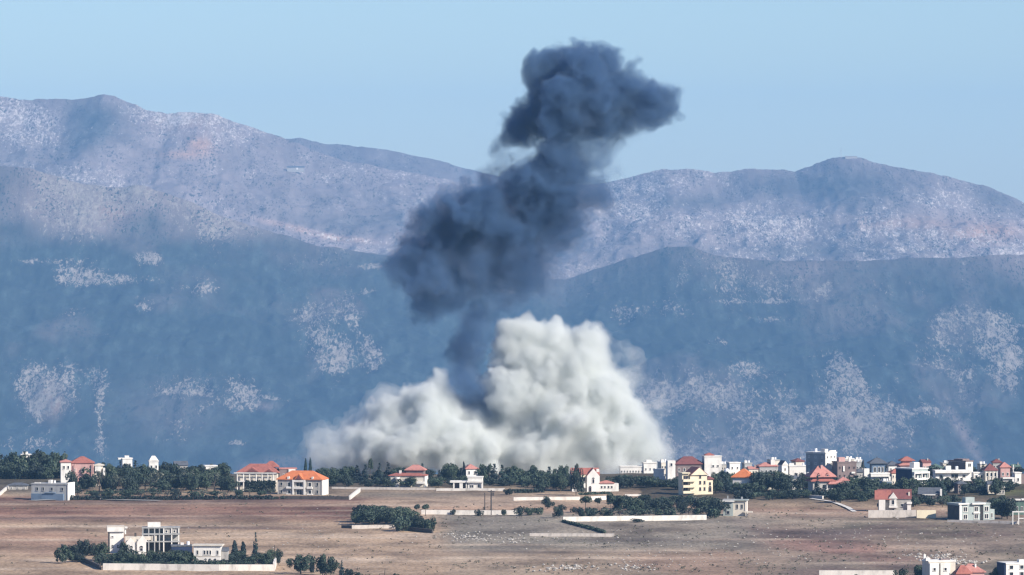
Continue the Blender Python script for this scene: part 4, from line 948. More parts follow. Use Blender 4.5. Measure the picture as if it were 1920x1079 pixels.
# smaller houses packed between the others
for a in [('cream bungalow with a tiled lean-to left of the pinkish grey roof', 1404, 1422, 904, 880, 'cream', 'gx', 'pink_tile', 5),
          ('beige two storey house in the gap right of the apartment tower', 1584, 1602, 900, 862, 'cream', 'flat', 'red_tile', 0),
          ('grey concrete house with bare rooftop columns behind the brown apartment house', 1600, 1616, 900, 868, 'concrete', 'flat', 'concrete', 0),
          ('small stone house under a dark hipped roof left of the blue-black roofed villa', 1606, 1622, 908, 886, 'stone', 'hip', 'slate', 6),
          ('cream house with red roof just right of the blue-black roofed villa', 1672, 1690, 910, 888, 'cream', 'hip', 'red_tile', 7),
          ('narrow pink house squeezed behind the white balcony frames', 1730, 1746, 898, 868, 'pink', 'gx', 'maroon_tile', 6),
          ('pale flat house with rooftop tank left of the dark brown tower', 1768, 1786, 896, 870, 'cream', 'flat', 'concrete', 0),
          ('stone house in the shade under the long white building', 1768, 1790, 922, 906, 'stone', 'flat', 'stone', 0),
          ('low brown annex below the white framed cube house', 1822, 1846, 922, 905, 'brown', 'flat', 'brown', 0),
          ('small cream house among trees in front of the arcaded house', 1852, 1874, 926, 908, 'cream', 'gx', 'slate', 5),
          ('grey garage with a white door beside the lawn at the right', 1868, 1884, 928, 915, 'stone', 'flat', 'white', 0),
          ('beige house with a red roof right of the yellow house trees', 1440, 1462, 918, 898, 'cream', 'hip', 'pink_tile', 7),
          ('white cottage half sunk in trees left of the pagoda roofed house', 1486, 1504, 918, 898, 'white', 'gx', 'slate', 6),
          ('stone cottage with a pale roof below the apartment tower', 1573, 1592, 922, 902, 'stone', 'hip', 'pink_tile', 6),
          ('dark walled house with white window frames left of the pagoda roofed house', 1506, 1520, 914, 892, 'brown', 'flat', 'brown', 0),
          ('cream box house standing highest behind the pinkish grey roof', 1446, 1462, 896, 864, 'cream', 'flat', 'concrete', 0),
          ('grey block house at the back between the orange roof and pinkish roof', 1396, 1410, 897, 870, 'concrete', 'flat', 'concrete', 0),
          ('beige house with a shallow red roof behind the low white flat house', 1492, 1508, 896, 866, 'cream', 'hip', 'maroon_tile', 5),
          ('pale narrow house just right of the brown apartment house', 1607, 1616, 898, 864, 'white', 'flat', 'red_tile', 0),
          ('blue-grey house shaded under the blue-black roofed villa', 1655, 1672, 920, 904, 'blue', 'flat', 'concrete', 0),
          ('cream house low among trees below the white balcony frames', 1712, 1728, 926, 911, 'cream', 'hip', 'slate', 5),
          ('white shed roofed house left of the barn', 1696, 1708, 918, 905, 'white', 'gx', 'pink_tile', 4),
          ('brown house in shade below the tower with a white window', 1796, 1812, 926, 908, 'brown', 'hip', 'slate', 5),
          ('beige terrace house between the white cube and the arcaded house', 1838, 1850, 896, 872, 'cream', 'flat', 'concrete', 0),
          ('stone house with maroon roof at the back right of the arcaded house', 1862, 1878, 896, 868, 'stone', 'hip', 'maroon_tile', 6),
          ('pale house with a green sheet roof behind the far right cube', 1898, 1914, 896, 876, 'cream', 'gx', 'green_roof', 5),
          ('small grey house at the back right of the long maroon roof', 1352, 1366, 896, 872, 'stone', 'flat', 'concrete', 0),
          ('cream house just visible behind the yellow house gable', 1240, 1254, 897, 868, 'cream', 'flat', 'red_tile', 0)]:
    H('small_house', a[0], 'house', a[1], a[2], a[3], a[4], 20, rs.uniform(2, 22), a[5], a[6], a[7], a[8], 1.5, wins=(3, 2 if a[3] - a[4] > 20 else 1), wsize=(3, 4.5),
      extras=[tank(3, 8, a[3] - a[4] + 2, 1.8, 4), ('parapet', 'box', 'white', -6, -1, 4, 9, a[3] - a[4] + 2, a[3] - a[4] + 6)] if a[6] == 'flat' else [('chimney', 'box', 'stone', 3, 5, 6, 8, a[3] - a[4], a[3] - a[4] + 8)])
# bottom right corner
H('flat_house', 'white two storey house with twin bright bays at the bottom edge', 'house', 1741, 1792, 1096, 1054, 40, 14, 'cream', 'flat', extras=[
    ('bay', 'box', 'white', -26, -8, -6, -0.2, -3, 40), ('bay', 'box', 'white', -5, 14, -6, -0.2, -3, 40)] + [('window', 'win', 'white', x, -6, z, 6, 6) for x in (-17, 4.5) for z in (11, 26)] + [('stair_room', 'box', 'white', -30, -22, 6, 14, 44, 50), ('stair_room', 'box', 'brown', 2, 20, 14, 26, 43.9, 47), ('chimney', 'box', 'white', -33, -29, 10, 13, 44, 56)])
H('villa', 'two overlapping faded red roofs at the bottom edge of the field', 'villa', 1802, 1846, 1098, 1074, 36, 10, 'pink', 'hip', 'pink_tile', 14, 3, wins=(4, 1), extras=[('front_wing', 'box', 'pink', -34, -8, -14, -0.2, -3, 22), ('front_roof', 'hip', 'red_tile', -37, -5, -17, 8, 22.1, 15), ('chimney', 'box', 'white', -18, -14, 12, 16, 26, 38), ('chimney', 'box', 'white', 6, 9, 8, 12, 26, 40)])
H('modern_house', 'white framed house with a navy wall in the bottom right corner', 'house', 1886, 1926, 1096, 1058, 40, 18, 'white', 'flat', wins=(2, 3), wsize=(9, 8), extras=[('shaded_side', 'box', 'navy', -24, -21.3, 1, 38, -3, 40), ('stair_room', 'box', 'white', 8, 20, 6, 16, 39.9, 46)])  # navy side plate colours in the shade of the left face
# walled compound in the foreground
H('tower_house', 'white tower house with a projecting top room inside the walled garden', 'house', 206, 232, 1038, 999, 26, 6, 'white', 'flat', extras=[
    ('top_room', 'box', 'white', -18, 14, -4, 20, 40.9, 50), ('top_roof', 'box', 'cream', -18.5, 14.5, -4.5, 20.5, 50.1, 51.5), ('window', 'win', 'white', -8, 0, 30, 5, 3), ('window', 'win', 'white', -8, 0, 10, 4, 4, 1), ('window', 'win', 'white', 2, 0, 10, 4, 4, 1), ('shaded_edge', 'box', 'wall_dark', -15.4, -13.4, -1, 24, -3, 39), ('post', 'box', 'white', 15, 17.5, 0, 3, 36, 50), ('top_slab', 'box', 'white', 14.7, 20, -4, 16, 47, 49.5)])  # dark strip at the left edge paints that side's shade
H('gabled_house', 'white wing with two pointed front gables and arched doors', 'house', 236, 274, 1040, 1016, 26, 4, 'white', 'flat', 'cream', extras=[
    ('gable_block', 'box', 'white', -19, -2, -6, -0.2, -3, 22), ('gable_top', 'gy', 'white', -19, -2, -6, -0.2, 22.1, 10), ('gable_block', 'box', 'white', 2, 19, -6, -0.2, -3, 24), ('gable_top', 'gy', 'white', 2, 22, -6, -0.2, 24.1, 12), ('window', 'win', 'white', -9, -6, 7, 7, 6, 1), ('window', 'win', 'white', 10, -6, 7, 7, 6, 1),
    ('upper_terrace', 'box', 'cream', -20, 28, 8, 26, 26.3, 33), ('roof_frame', 'box', 'pole', -3, 1, 12, 14, 33.1, 40)])
def frame_house():
    p = on_ground(302, 1036); s = p.y / F_PX
    o = empty('concrete_frame_house', p, R(4)); tag(o, 'half built concrete frame house of bare columns and open floors', 'house')
    d = 24 * s
    for z0, z1 in ((19, 21), (33, 35.5), (45, 47.5)):
        MB().box(-36 * s, 36 * s, -1.5 * s, d, z0 * s, z1 * s).build('floor_slab', M['concrete'], o)
    for za, zb in ((-3, 18.95), (21.05, 32.95), (35.55, 44.95)):
        for x in (-34, -23, -12, -3, 5, 20, 33):
            MB().box((x - 1) * s, (x + 1) * s, -1.2 * s, 0.8 * s, za * s, zb * s).build('column', M['concrete' if x < 0 else 'white'], o)
        MB().box(-35 * s, 35 * s, d - 0.3, d - 0.05, za * s, zb * s).build('back_wall', M['stone' if za > 0 else 'shade'], o)  # ground floor back wall near-black: shade of the open storey as colour
    MB().box(4 * s, 34 * s, 1 * s, 2 * s, 35.6 * s, 44.9 * s).build('infill_wall', M['stone'], o)
    for x in (10, 25): put_window(o, x * s, 1 * s, 37.5 * s, 5 * s, 4.5 * s, 'white')
    MB().box(-25 * s, -1 * s, 4 * s, 16 * s, 47.6 * s, 56 * s).build('stair_room', M['white'], o)
    MB().box(-18 * s, -8 * s, 1 * s, 2 * s, 21.1 * s, 32.9 * s).build('infill_wall', M['cream'], o)
frame_house()
H('flat_house', 'navy blue shaded block wedged between the frame house and white villa', 'house', 322, 360, 1056, 1025, 26, 6, 'navy', 'flat', 'slate', wins=(4, 1), wsize=(3, 10), frame='blue', extras=[('parapet', 'box', 'concrete', -20, 20, -1, -0.3, 31, 33), tank(12, 8, 33, 3, 7), ('chimney', 'box', 'white', -2, 4, 6, 10, 33, 38)])  # navy wall colour stands for a facade in shade
H('villa', 'compact white villa with tall dark windows over arched ground floor openings', 'villa', 363, 414, 1060, 1024, 26, -5, 'white', 'flat', 'cream', oh=6, extras=[('window', 'win', 'white', x, 0, 20, 4, 8) for x in (-18, -5, 0.5, 6, 20)] + [('window', 'win', 'white', x, 0, 5, 5, 5, 1) for x in (-19, -3, 5, 15)] + [('side_store', 'box', 'stone', 26.2, 38, 6, 22, -3, 26), ('side_roof', 'gx', 'slate', 26.2, 39, 5, 23, 26.1, 7), ('string_course', 'box', 'cream', -26, 26, -0.8, -0.2, 16, 17.2)])
# far building on the mountainside
def mountain_hut():
    o = empty('hillside_building', on_slope('mountains', 556, 321) + Vector((0, -25, 4))); tag(o, 'tiny long building high on the bare left mountainside', 'building')
    MB().box(-24, 24, -6, 6, -9, 4.5).build('wall', M['stone'], o)
    MB().box(2, 7, -6.6, -6.1, -2, 4).build('door', M['white'], o)
    MB().gable(-25, 25, -7, 7, 4.6, 4).build('roof', M['slate'], o)
mountain_hut()

# ------------------------------------------------------------------ garden walls, paths, poles
def garden_wall(label, pts, hpx, mat='wall_white', thick=0.5, name='garden_wall'):
    P = [on_ground(*p) for p in pts]
    root = empty(name, P[0])
    tag(root, label, 'wall')
    b, c = MB(), MB()
    for i in range(len(P) - 1):
        a, q = P[i] - P[0], P[i + 1] - P[0]
        n = max(1, int((q - a).length / 12))
        for k in range(n):
            u, v = a.lerp(q, k / n), a.lerp(q, (k + 1) / n - 0.0015)
            d = (v - u); d.z = 0; d.normalize(); m = Vector((-d.y, d.x, 0)) * thick
            h = hpx * P[0].y / F_PX * (0.97 + 0.06 * rs.random())
            for bb, z0, z1, t in ((b, -1.0, h, 1.0), (c, h + 0.003, h + 0.14, 1.25)):
                vs = []
                for zz in (z0, z1):
                    for e in (u, v):
                        vs += [e + Vector((0, 0, zz)), e + m * t + Vector((0, 0, zz))]
                bb.add(vs, [(0, 2, 3, 1), (4, 5, 7, 6), (0, 4, 6, 2), (1, 3, 7, 5), (0, 1, 5, 4), (2, 6, 7, 3)])
    b.build('wall_body', M[mat], root); c.build('coping', M[mat], root)
    return root
garden_wall('long whitewashed front wall of the walled garden compound', [(193, 1069), (300, 1070), (410, 1071), (515, 1071)], 11, 'wall_white')
garden_wall('dark side wall running back from the corner of the garden compound', [(190, 1068), (160, 1054), (118, 1028)], 7, 'wall_dark')  # dark wall colour carries the shade on this unlit side
garden_wall('short white end wall at the right corner of the garden compound', [(516, 1070), (519, 1058)], 13, 'wall_white')
garden_wall('short white wall on the slope right of the orange villa', [(657, 937), (676, 922)], 6, 'wall_white')
garden_wall('low dark wall in front of the orange villa', [(530, 936), (655, 937)], 5, 'wall_dark')
garden_wall('white terrace wall below the modern white house', [(818, 921), (946, 921)], 4, 'wall_white')
garden_wall('pale wall left of the terrace under the tree belt', [(622, 917), (816, 919)], 3, 'wall_pale')
garden_wall('white wall crossing the field behind the two dark poles', [(790, 965), (880, 966), (975, 966)], 8, 'wall_white')
garden_wall('white wall below the gabled house with red roof', [(963, 939), (1088, 938)], 5.5, 'wall_white')
garden_wall('short white wall right of the gabled house among young trees', [(1108, 938), (1138, 937)], 6, 'wall_white')
garden_wall('white wall strip beside the dark clump near the yellow house', [(1172, 931), (1202, 931)], 3, 'wall_white')
garden_wall('long white boundary wall in front of the dark tree clump', [(1056, 979), (1190, 977), (1325, 975)], 8.5, 'wall_white')
garden_wall('pale low wall across the stony field below the dark hedge', [(993, 1006), (1152, 1007)], 5, 'wall_pale')
garden_wall('pale wall at the foot of the round grove of trees', [(660, 992), (742, 991)], 6, 'wall_pale')
garden_wall('dark short wall end left of the pale grove wall', [(640, 990), (659, 991)], 4, 'wall_dark')
garden_wall('dark retaining wall under the right side of the grove', [(742, 993), (810, 1000)], 6, 'wall_dark')
garden_wall('block wall with a cream right end before the red roofed house', [(1628, 971), (1718, 971)], 13, 'wall_pale')
garden_wall('bright cream wall section right of the red roofed house', [(1719, 972), (1755, 972)], 14, 'yellow')
garden_wall('low pale wall along the foot of the grey-green modern house', [(1776, 980), (1908, 983)], 4, 'wall_pale')
garden_wall('long white wall at the bottom edge left of the corner houses', [(1536, 1079), (1678, 1079)], 8, 'wall_white')
garden_wall('bright white wall cut by the left picture edge below the shed', [(-20, 940), (2, 929), (16, 917)], 5, 'wall_white')
garden_wall('white wall beside the pagoda roofed house garden', [(1514, 934), (1542, 936)], 5, 'wall_white')
def sheet(name, pts, width, mat, kind='structure'):
    P = [on_ground(*p) for p in pts]
    V, Fq = [], []
    dense = []
    for i in range(len(P) - 1):
        n = max(2, int((P[i + 1] - P[i]).length / 2))
        dense += [P[i].lerp(P[i + 1], k / n) for k in range(n)]
    dense.append(P[-1])
    for i, p in enumerate(dense):
        d = dense[min(i + 1, len(dense) - 1)] - dense[max(i - 1, 0)]; d.z = 0; d.normalize()
        m = Vector((-d.y, d.x, 0)) * width / 2 * (0.9 + 0.2 * rs.random())
        for q in (p - m, p + m):
            V.append((q.x, q.y, float(ground_z(q.x, q.y)) + 0.25))
        if i: Fq.append((2 * i - 2, 2 * i - 1, 2 * i + 1, 2 * i))
    me = bpy.data.meshes.new(name); me.from_pydata(V, [], Fq); me.materials.append(mat)
    o = bpy.data.objects.new(name, me); COL.objects.link(o); tag(o, kind=kind)
sheet('path', [(1520, 936), (1548, 940), (1572, 946), (1590, 953), (1602, 961)], 1.6, M['wall_white'])
sheet('path', [(60, 940), (140, 936), (300, 940)], 4.0, M['stone'])
def utility_pole(label, px, by, hpx, r=0.3, arm=True, lean=0.0):
    p = on_ground(px, by); s = p.y / F_PX
    o = empty('utility_pole', p); tag(o, label, 'utility pole')
    MB().tube([(0, 0, -1), (lean, 0, hpx * s)], r, r * 0.7, 8).build('post', M['pole'], o)
    if arm:
        MB().box(-1.1, 1.1, -0.12, 0.12, (hpx - 4) * s, (hpx - 4) * s + 0.3).build('crossarm', M['pole'], o)
        MB().box(0.3, 0.95, -0.35, 0.35, (hpx - 11) * s, (hpx - 5) * s).build('transformer', M['pole'], o)
utility_pole('taller dark utility pole with a transformer before the white field wall', 921, 966, 47, 0.28)
utility_pole('thin dark pole left of the transformer pole', 909, 964, 40, 0.2, False)
utility_pole('thin leaning pole at the bottom edge of the brown field', 720, 1086, 20, 0.12, False, 0.3)
utility_pole('slim pole beside the tower among the village roofs', 1619, 905, 42, 0.14, False)
utility_pole('slim pale pole standing in the scrub right of the compound', 515, 1062, 40, 0.12, False)

# ------------------------------------------------------------------ trees
def leaf_quads(rng, centres, radii, per, size, squash=1.0, hollow=0.45):
    V, Fq = [], []
    P, Nn, Sz = [], [], []
    for c, r in zip(centres, radii):
        n = max(6, int(per * r * r))
        u = rng.normal(size=(n, 3)); u /= np.linalg.norm(u, axis=1)[:, None]
        rad = r * (hollow + (1 - hollow) * rng.random(n) ** 0.5)
        p = np.array(c) + u * rad[:, None] * np.array([1, 1, squash])
        P.append(p); Nn.append(u + rng.normal(size=(n, 3)) * 0.55); Sz.append(size * rng.uniform(0.6, 1.25, n))
    P, Nn, Sz = np.concatenate(P), np.concatenate(Nn), np.concatenate(Sz)
    Nn /= np.linalg.norm(Nn, axis=1)[:, None]
    t = np.cross(Nn, rng.normal(size=Nn.shape)); t /= np.linalg.norm(t, axis=1)[:, None]
    b = np.cross(Nn, t)
    t *= Sz[:, None]; b *= (Sz * rng.uniform(0.6, 1, len(Sz)))[:, None]
    V = np.stack([P - t, P - b * 0.8, P + t, P + b * 0.8], 1).reshape(-1, 3)
    return V, np.arange(len(V)).reshape(-1, 4)
PROTO = {}
def make_protos():
    def reg(kind, crowns, trunk, mat):
        cm = np_mesh('crown', *leaf_quads(*crowns), mat, smooth=False)
        PROTO.setdefault(kind, []).append((cm, trunk.mesh('trunk', M['bark'])))
    for k in range(5):                                  # spreading broadleaf, 7 m tall, 6.4 m wide
        g = np.random.default_rng(100 + k)
        n = g.integers(9, 14)
        n += 5
        cs = [(g.normal() * 1.55, g.normal() * 1.55, g.uniform(1.5, 5.5)) for _ in range(n)]
        cs += [(0, 0, 3.6), (0.3, -0.2, 5.2), (0.8, -0.4, 2.2), (-0.9, 0.2, 2.2)]
        rr = [g.uniform(0.9, 1.6) for _ in range(n)] + [2.3, 1.4, 1.4, 1.4]
        t = MB().tube([(0, 0, -0.8), (0.1, 0, 1.6), (0.05, 0.1, 3.8)], 0.26, 0.13)
        for c in cs[:4]: t.tube([(0.05, 0, 2.2), (c[0] * .6, c[1] * .6, c[2] - .5)], 0.12, 0.05, 5)
        reg('broadleaf_tree', (g, cs, rr, 46, 0.36, 0.95), t, LEAF)
    for k in range(3):                                  # cypress, 9 m tall
        g = np.random.default_rng(200 + k)
        zs = np.linspace(0.5, 8.5, 18)
        cs = [(g.normal() * .12, g.normal() * .12, z) for z in zs]
        rr = [0.35 + 1.05 * math.sin(min(1, (z + .6) / 9.3) ** 0.75 * math.pi) ** 0.8 for z in zs]
        reg('cypress_tree', (g, cs, rr, 110, 0.30, 1.15), MB().tube([(0, 0, -0.8), (0, 0, 5)], 0.2, 0.06), LEAF_NAVY)
    for k in range(3):                                  # umbrella pine, 8 m tall, 6 m wide
        g = np.random.default_rng(300 + k)
        n = 12
        cs = [(1.9 * math.cos(a) * q, 1.9 * math.sin(a) * q, 6.0 + g.normal() * .35 - q * .5) for a, q in zip(g.uniform(0, 6.28, n), g.uniform(.2, 1.05, n))]
        t = MB().tube([(0, 0, -0.8), (0.15, 0, 2.8), (0.0, 0.1, 5.8)], 0.26, 0.13)
        for c in cs[:5]: t.tube([(0.05, 0, 4.2), (c[0] * .7, c[1] * .7, c[2] - .3)], 0.1, 0.05, 5)
        reg('umbrella_pine', (g, cs, [g.uniform(1.0, 1.5) for _ in cs], 60, 0.34, 0.85), t, LEAF)
    for k in range(3):                                  # conifer, ragged cone 9 m tall
        g = np.random.default_rng(400 + k)
        cs, rr = [], []
        for z in np.linspace(1.2, 8.2, 9):
            q = (8.9 - z) / 8 * 2.0
            for _ in range(3):
                a = g.uniform(0, 6.28); cs.append((q * .55 * math.cos(a), q * .55 * math.sin(a), z + g.normal() * .25)); rr.append(max(.35, q * .62))
        reg('conifer', (g, cs, rr, 55, 0.34, 0.9), MB().tube([(0, 0, -0.8), (0, 0, 8)], 0.22, 0.05), LEAF_NAVY)
    for k in range(4):                                  # shrub, 3 m tall, 4 m wide
        g = np.random.default_rng(500 + k)
        cs = [(g.normal() * .9, g.normal() * .9, g.uniform(.6, 1.9)) for _ in range(8)]
        t = MB().tube([(0, 0, -0.5), (0.2, 0, 1.5)], 0.1, 0.05, 5)
        t.tube([(0, 0, -0.5), (-0.5, 0.2, 1.3)], 0.08, 0.04, 5)
        reg('shrub', (g, cs, [g.uniform(.75, 1.2) for _ in cs], 80, 0.28, 0.9), t, LEAF)
    for k in range(3):                                  # airy olive-like tree, 5 m
        g = np.random.default_rng(600 + k)
        cs = [(g.normal() * 1.2, g.normal() * 1.2, g.uniform(2.2, 4.2)) for _ in range(9)]
        t = MB().tube([(0, 0, -0.6), (0.15, 0, 1.2), (0.3, 0.1, 2.6)], 0.2, 0.1)
        for c in cs[:4]: t.tube([(0.15, 0, 1.4), (c[0] * .7, c[1] * .7, c[2] - .3)], 0.09, 0.04, 5)
        reg('olive_tree', (g, cs, [g.uniform(.7, 1.1) for _ in cs], 30, 0.26, 0.85), t, LEAF_DRY)
make_protos()
SIZE = {'broadleaf_tree': (7.0, 6.6), 'cypress_tree': (9.2, 2.8), 'umbrella_pine': (7.4, 6.0), 'conifer': (9.0, 4.4), 'shrub': (2.8, 4.2), 'olive_tree': (5.0, 4.8)}
CAT = {'broadleaf_tree': 'tree', 'cypress_tree': 'cypress', 'umbrella_pine': 'pine tree', 'conifer': 'conifer', 'shrub': 'shrub', 'olive_tree': 'tree'}
FIRST = {}
def tree(kind, px, top, by, wpx, label, group=None):
    p = on_ground(px, by); s = p.y / F_PX
    k = rs.randrange(len(PROTO[kind]))
    H0, W0 = SIZE[kind]
    key = (kind, k)
    if key not in FIRST:
        root = empty(kind, p)
        for part, me in zip(('crown', 'trunk'), PROTO[kind][k]):
            o = bpy.data.objects.new(part, me); COL.objects.link(o); o.parent = root
        FIRST[key] = root
    else:
        src = FIRST[key]
        root = src.copy(); COL.objects.link(root)
        for ch in src.children:
            c = ch.copy(); COL.objects.link(c); c.parent = root
        root.pop('group', None)
    root.location = p
    sz, sx = (by - top) * s / H0, wpx * s / W0
    root.scale = (sx, sx, sz)
    root.rotation_euler = (0, 0, rs.uniform(0, 6.28))
    tag(root, label, CAT[kind], group)
    return root
def belt(label, group, kinds, n, x0, x1, by, top, wr):
    """a stand of trees nobody could tell apart: n of them between x0 and x1"""
    for i in range(n):
        x = x0 + (x1 - x0) * (i + rs.random()) / n
        b = rs.uniform(*by)
        t = rs.uniform(*top) if not callable(top) else top(x) + rs.uniform(-3, 3)
        w = rs.uniform(*wr) * 1.3
        tree(rs.choice(kinds), x, min(t, b - 7), b, w, label, group)
BL, CO, CY_, UP, SH, OL = 'broadleaf_tree', 'conifer', 'cypress_tree', 'umbrella_pine', 'shrub', 'olive_tree'
belt('dense dark tree in the wood at the far left edge', 'trees of the wood at the far left', [BL, BL, CO], 16, -8, 112, (893, 896), (842, 856), (22, 34))
belt('lower green tree along the front of the far left wood', 'front trees of the far left wood', [BL, SH], 14, -5, 122, (896, 899), (862, 876), (18, 28))
belt('tree standing behind the pink villa and the orchard', 'trees behind the orchard', [BL, CO, BL], 14, 112, 430, (893, 899), (862, 874), (16, 26))
belt('dark orchard tree between the pink villa and the arcaded villa', 'trees of the dark orchard', [BL], 25, 128, 428, (904, 913), (865, 880), (20, 32))
belt('lower orchard tree near the field edge on the left', 'front row of the dark orchard', [BL, OL, BL], 26, 135, 440, (916, 926), (880, 895), (18, 30))
belt('grey-green shrub in the overgrown strip along the left field edge', 'shrubs of the left field edge', [SH, OL, SH], 22, 140, 512, (928, 934), (914, 923), (14, 24))
belt('dark tree close behind the orange roofed villa', 'trees behind the orange villa', [BL, BL, CO], 8, 596, 672, (903, 908), (871, 879), (18, 26))
belt('dark tree of the long belt in front of the white dust', 'trees of the belt before the dust', [BL, BL, CO, BL], 30, 640, 1066, (901, 908), (866, 882), (17, 28))
belt('lower tree along the front of the long belt', 'front trees of the belt before the dust', [BL, SH, BL], 22, 612, 1070, (910, 915), (888, 898), (15, 24))
tree(CY_, 573, 858, 905, 7, 'tall cypress just behind the orange roof, left one of a pair')
tree(CY_, 582, 857, 905, 7, 'tall cypress just behind the orange roof, right one of a pair')
tree(UP, 694, 859, 906, 13, 'lone tall tree with a small round top above the belt')
tree(CY_, 792, 867, 906, 8, 'thin cypress beside the small red villa roof')
tree(BL, 846, 864, 906, 24, 'highest round tree of the belt left of the white modern house')
tree(CY_, 870, 864, 906, 7, 'thin pointed cypress right of the highest belt tree')
tree(UP, 918, 869, 906, 10, 'slim tree with a tufted top right of the white modern house')
tree(BL, 1080, 866, 930, 24, 'dark round crown rising straight behind the red gabled roof')
tree(SH, 955, 916, 928, 20, 'dark round bush at the end of the white terrace wall')
belt('dark tree left of the gabled house with the white wing', 'trees left of the gabled house', [BL], 6, 1000, 1066, (916, 922), (877, 890), (18, 26))
belt('big green tree right of the low white wing', 'trees right of the gabled house', [BL], 4, 1156, 1184, (914, 918), (887, 897), (18, 26))
belt('dark teal tree of the mass left of the yellow house', 'trees left of the yellow house', [BL], 9, 1200, 1288, (912, 922), (890, 900), (20, 32))
belt('tree of the dark mass behind the long white boundary wall', 'trees behind the boundary wall', [BL, BL, OL], 22, 1150, 1345, (944, 970), (922, 938), (20, 32))
belt('bush at the front of the dark mass behind the boundary wall', 'bushes behind the boundary wall', [SH, SH, OL], 16, 1085, 1345, (965, 974), (950, 957), (14, 24))
belt('dark tree between the yellow house and the orange hipped house', 'trees right of the yellow house', [BL, CO, BL], 9, 1334, 1372, (908, 928), (880, 896), (16, 24))
belt('dark tree between the orange hipped house and the pagoda roofed house', 'trees left of the pagoda roofed house', [BL, CO, BL], 20, 1422, 1524, (908, 928), (880, 898), (18, 30))
belt('low dark tree in front of the orange hipped house', 'trees before the orange hipped house', [BL], 5, 1370, 1425, (922, 930), (902, 908), (18, 26))
belt('low dark bush beyond the unfinished grey house', 'bushes beyond the unfinished house', [SH, BL], 10, 1385, 1512, (930, 938), (914, 922), (18, 28))
belt('garden tree among the houses of the crowded village', 'garden trees of the village', [BL, BL, CO], 44, 1530, 1900, (912, 934), (890, 908), (16, 28))
belt('tree standing at the back of the village below the mountain', 'trees at the back of the village', [BL, CO], 26, 1240, 1915, (893, 900), (866, 880), (14, 24))
belt('bush on the slope between the barn and the modern house', 'bushes around the barn', [SH, OL, SH], 12, 1705, 1800, (936, 952), (926, 938), (14, 24))
belt('green tree right of the pagoda roofed house', 'trees right of the pagoda roofed house', [BL, SH], 9, 1555, 1640, (926, 944), (904, 922), (18, 28))
belt('dark tree beside the dark green villa at the right edge', 'trees beside the dark green villa', [BL], 4, 1866, 1896, (966, 974), (926, 934), (22, 30))
tree(CY_, 1617, 863, 905, 6, 'single thin cypress left of the white villa with the blue-black roof')
tree(BL, 1348, 889, 926, 20, 'tall tree against the right wall of the yellow house')
# single trees around the white walls
tree(BL, 1026, 929, 955, 20, 'round tree on the white wall left of the dark hedge')
tree(BL, 1050, 945, 972, 22, 'leaning dark tree at the top of the sloping hedge')
tree(UP, 1098, 929, 962, 24, 'wide topped tree in front of the short white wall')
tree(UP, 1121, 932, 958, 14, 'smaller tree right of the wide topped tree')
tree(UP, 1146, 925, 962, 24, 'tree with a bare pale trunk right of the white walls')
tree(UP, 1166, 929, 962, 22, 'second tree with a bare trunk beside the dark clump')
tree(SH, 1076, 950, 962, 10, 'small round bush under the wide topped tree')
tree(SH, 1107, 957, 972, 16, 'dark bush beside the long boundary wall')
tree(SH, 975, 949, 968, 18, 'first bush in the row at the end of the white field wall')
tree(SH, 992, 951, 967, 22, 'second bush in the row at the end of the white field wall')
tree(SH, 1008, 950, 966, 20, 'third bush in the row at the end of the white field wall')
tree(SH, 850, 954, 966, 8, 'tiny dark bush against the white field wall')
tree(SH, 897, 954, 968, 15, 'bush at the foot of the thin pole')
tree(SH, 945, 955, 967, 12, 'bush against the right half of the white field wall')
tree(SH, 1195, 972, 980, 24, 'low dark bush hugging the long boundary wall')
# the grove in the field
belt('round tree of the compact grove in the brown field', 'trees of the grove in the field', [BL], 13, 672, 770, (975, 986), (944, 956), (22, 32))
belt('low dark tree at the right end of the field grove', 'dark trees at the right of the field grove', [BL, SH], 8, 745, 808, (988, 998), (964, 974), (20, 28))
tree(BL, 666, 958, 984, 20, 'round tree at the left end of the field grove')
tree(UP, 782, 945, 968, 14, 'left one of two lollipop trees right of the grove')
tree(UP, 798, 945, 968, 17, 'right one of two lollipop trees right of the grove')
# garden of the walled compound
belt('dark garden tree behind the front wall of the compound', 'trees behind the compound wall', [BL, SH, BL], 16, 204, 352, (1054, 1064), (1028, 1044), (18, 28))
belt('dark garden tree in the right half of the walled compound', 'trees in the right of the compound', [BL, SH, BL], 7, 424, 508, (1054, 1064), (1034, 1046), (18, 28))
belt('dark bush along the left side wall of the compound', 'bushes of the compound side', [BL, SH], 9, 118, 200, (1034, 1060), (1018, 1036), (20, 30))
belt('dark shrub squeezed behind the white front wall', 'shrubs behind the compound wall', [SH], 22, 196, 512, (1063, 1067), (1048, 1054), (16, 26))
tree(BL, 233, 1014, 1052, 22, 'pointed grey-green tree before the white tower house')
tree(BL, 160, 1008, 1046, 30, 'tall tree left of the white tower house')
tree(BL, 192, 1012, 1052, 26, 'dark tree touching the white tower house')
tree(CO, 479, 997, 1052, 18, 'tallest dark pointed tree on the right of the compound')
tree(CY_, 440, 1012, 1052, 13, 'dark cypress right of the compact white villa')
tree(CY_, 456, 1014, 1052, 12, 'second dark cypress right of the compact white villa')
tree(BL, 450, 1030, 1056, 34, 'spreading tree below the two dark cypresses')
tree(BL, 506, 1028, 1062, 22, 'grey tree at the right corner of the compound')
tree(BL, 522, 1028, 1060, 16, 'dark tree just outside the right compound corner')
tree(BL, 564, 1036, 1076, 40, 'big round dark tree right of the compound')
tree(CY_, 585, 1042, 1074, 10, 'thin tree between the two dark clumps by the bottom edge')
tree(BL, 605, 1037, 1080, 26, 'left half of the pointed dark clump near the bottom edge')
tree(BL, 620, 1040, 1082, 26, 'right half of the pointed dark clump near the bottom edge')
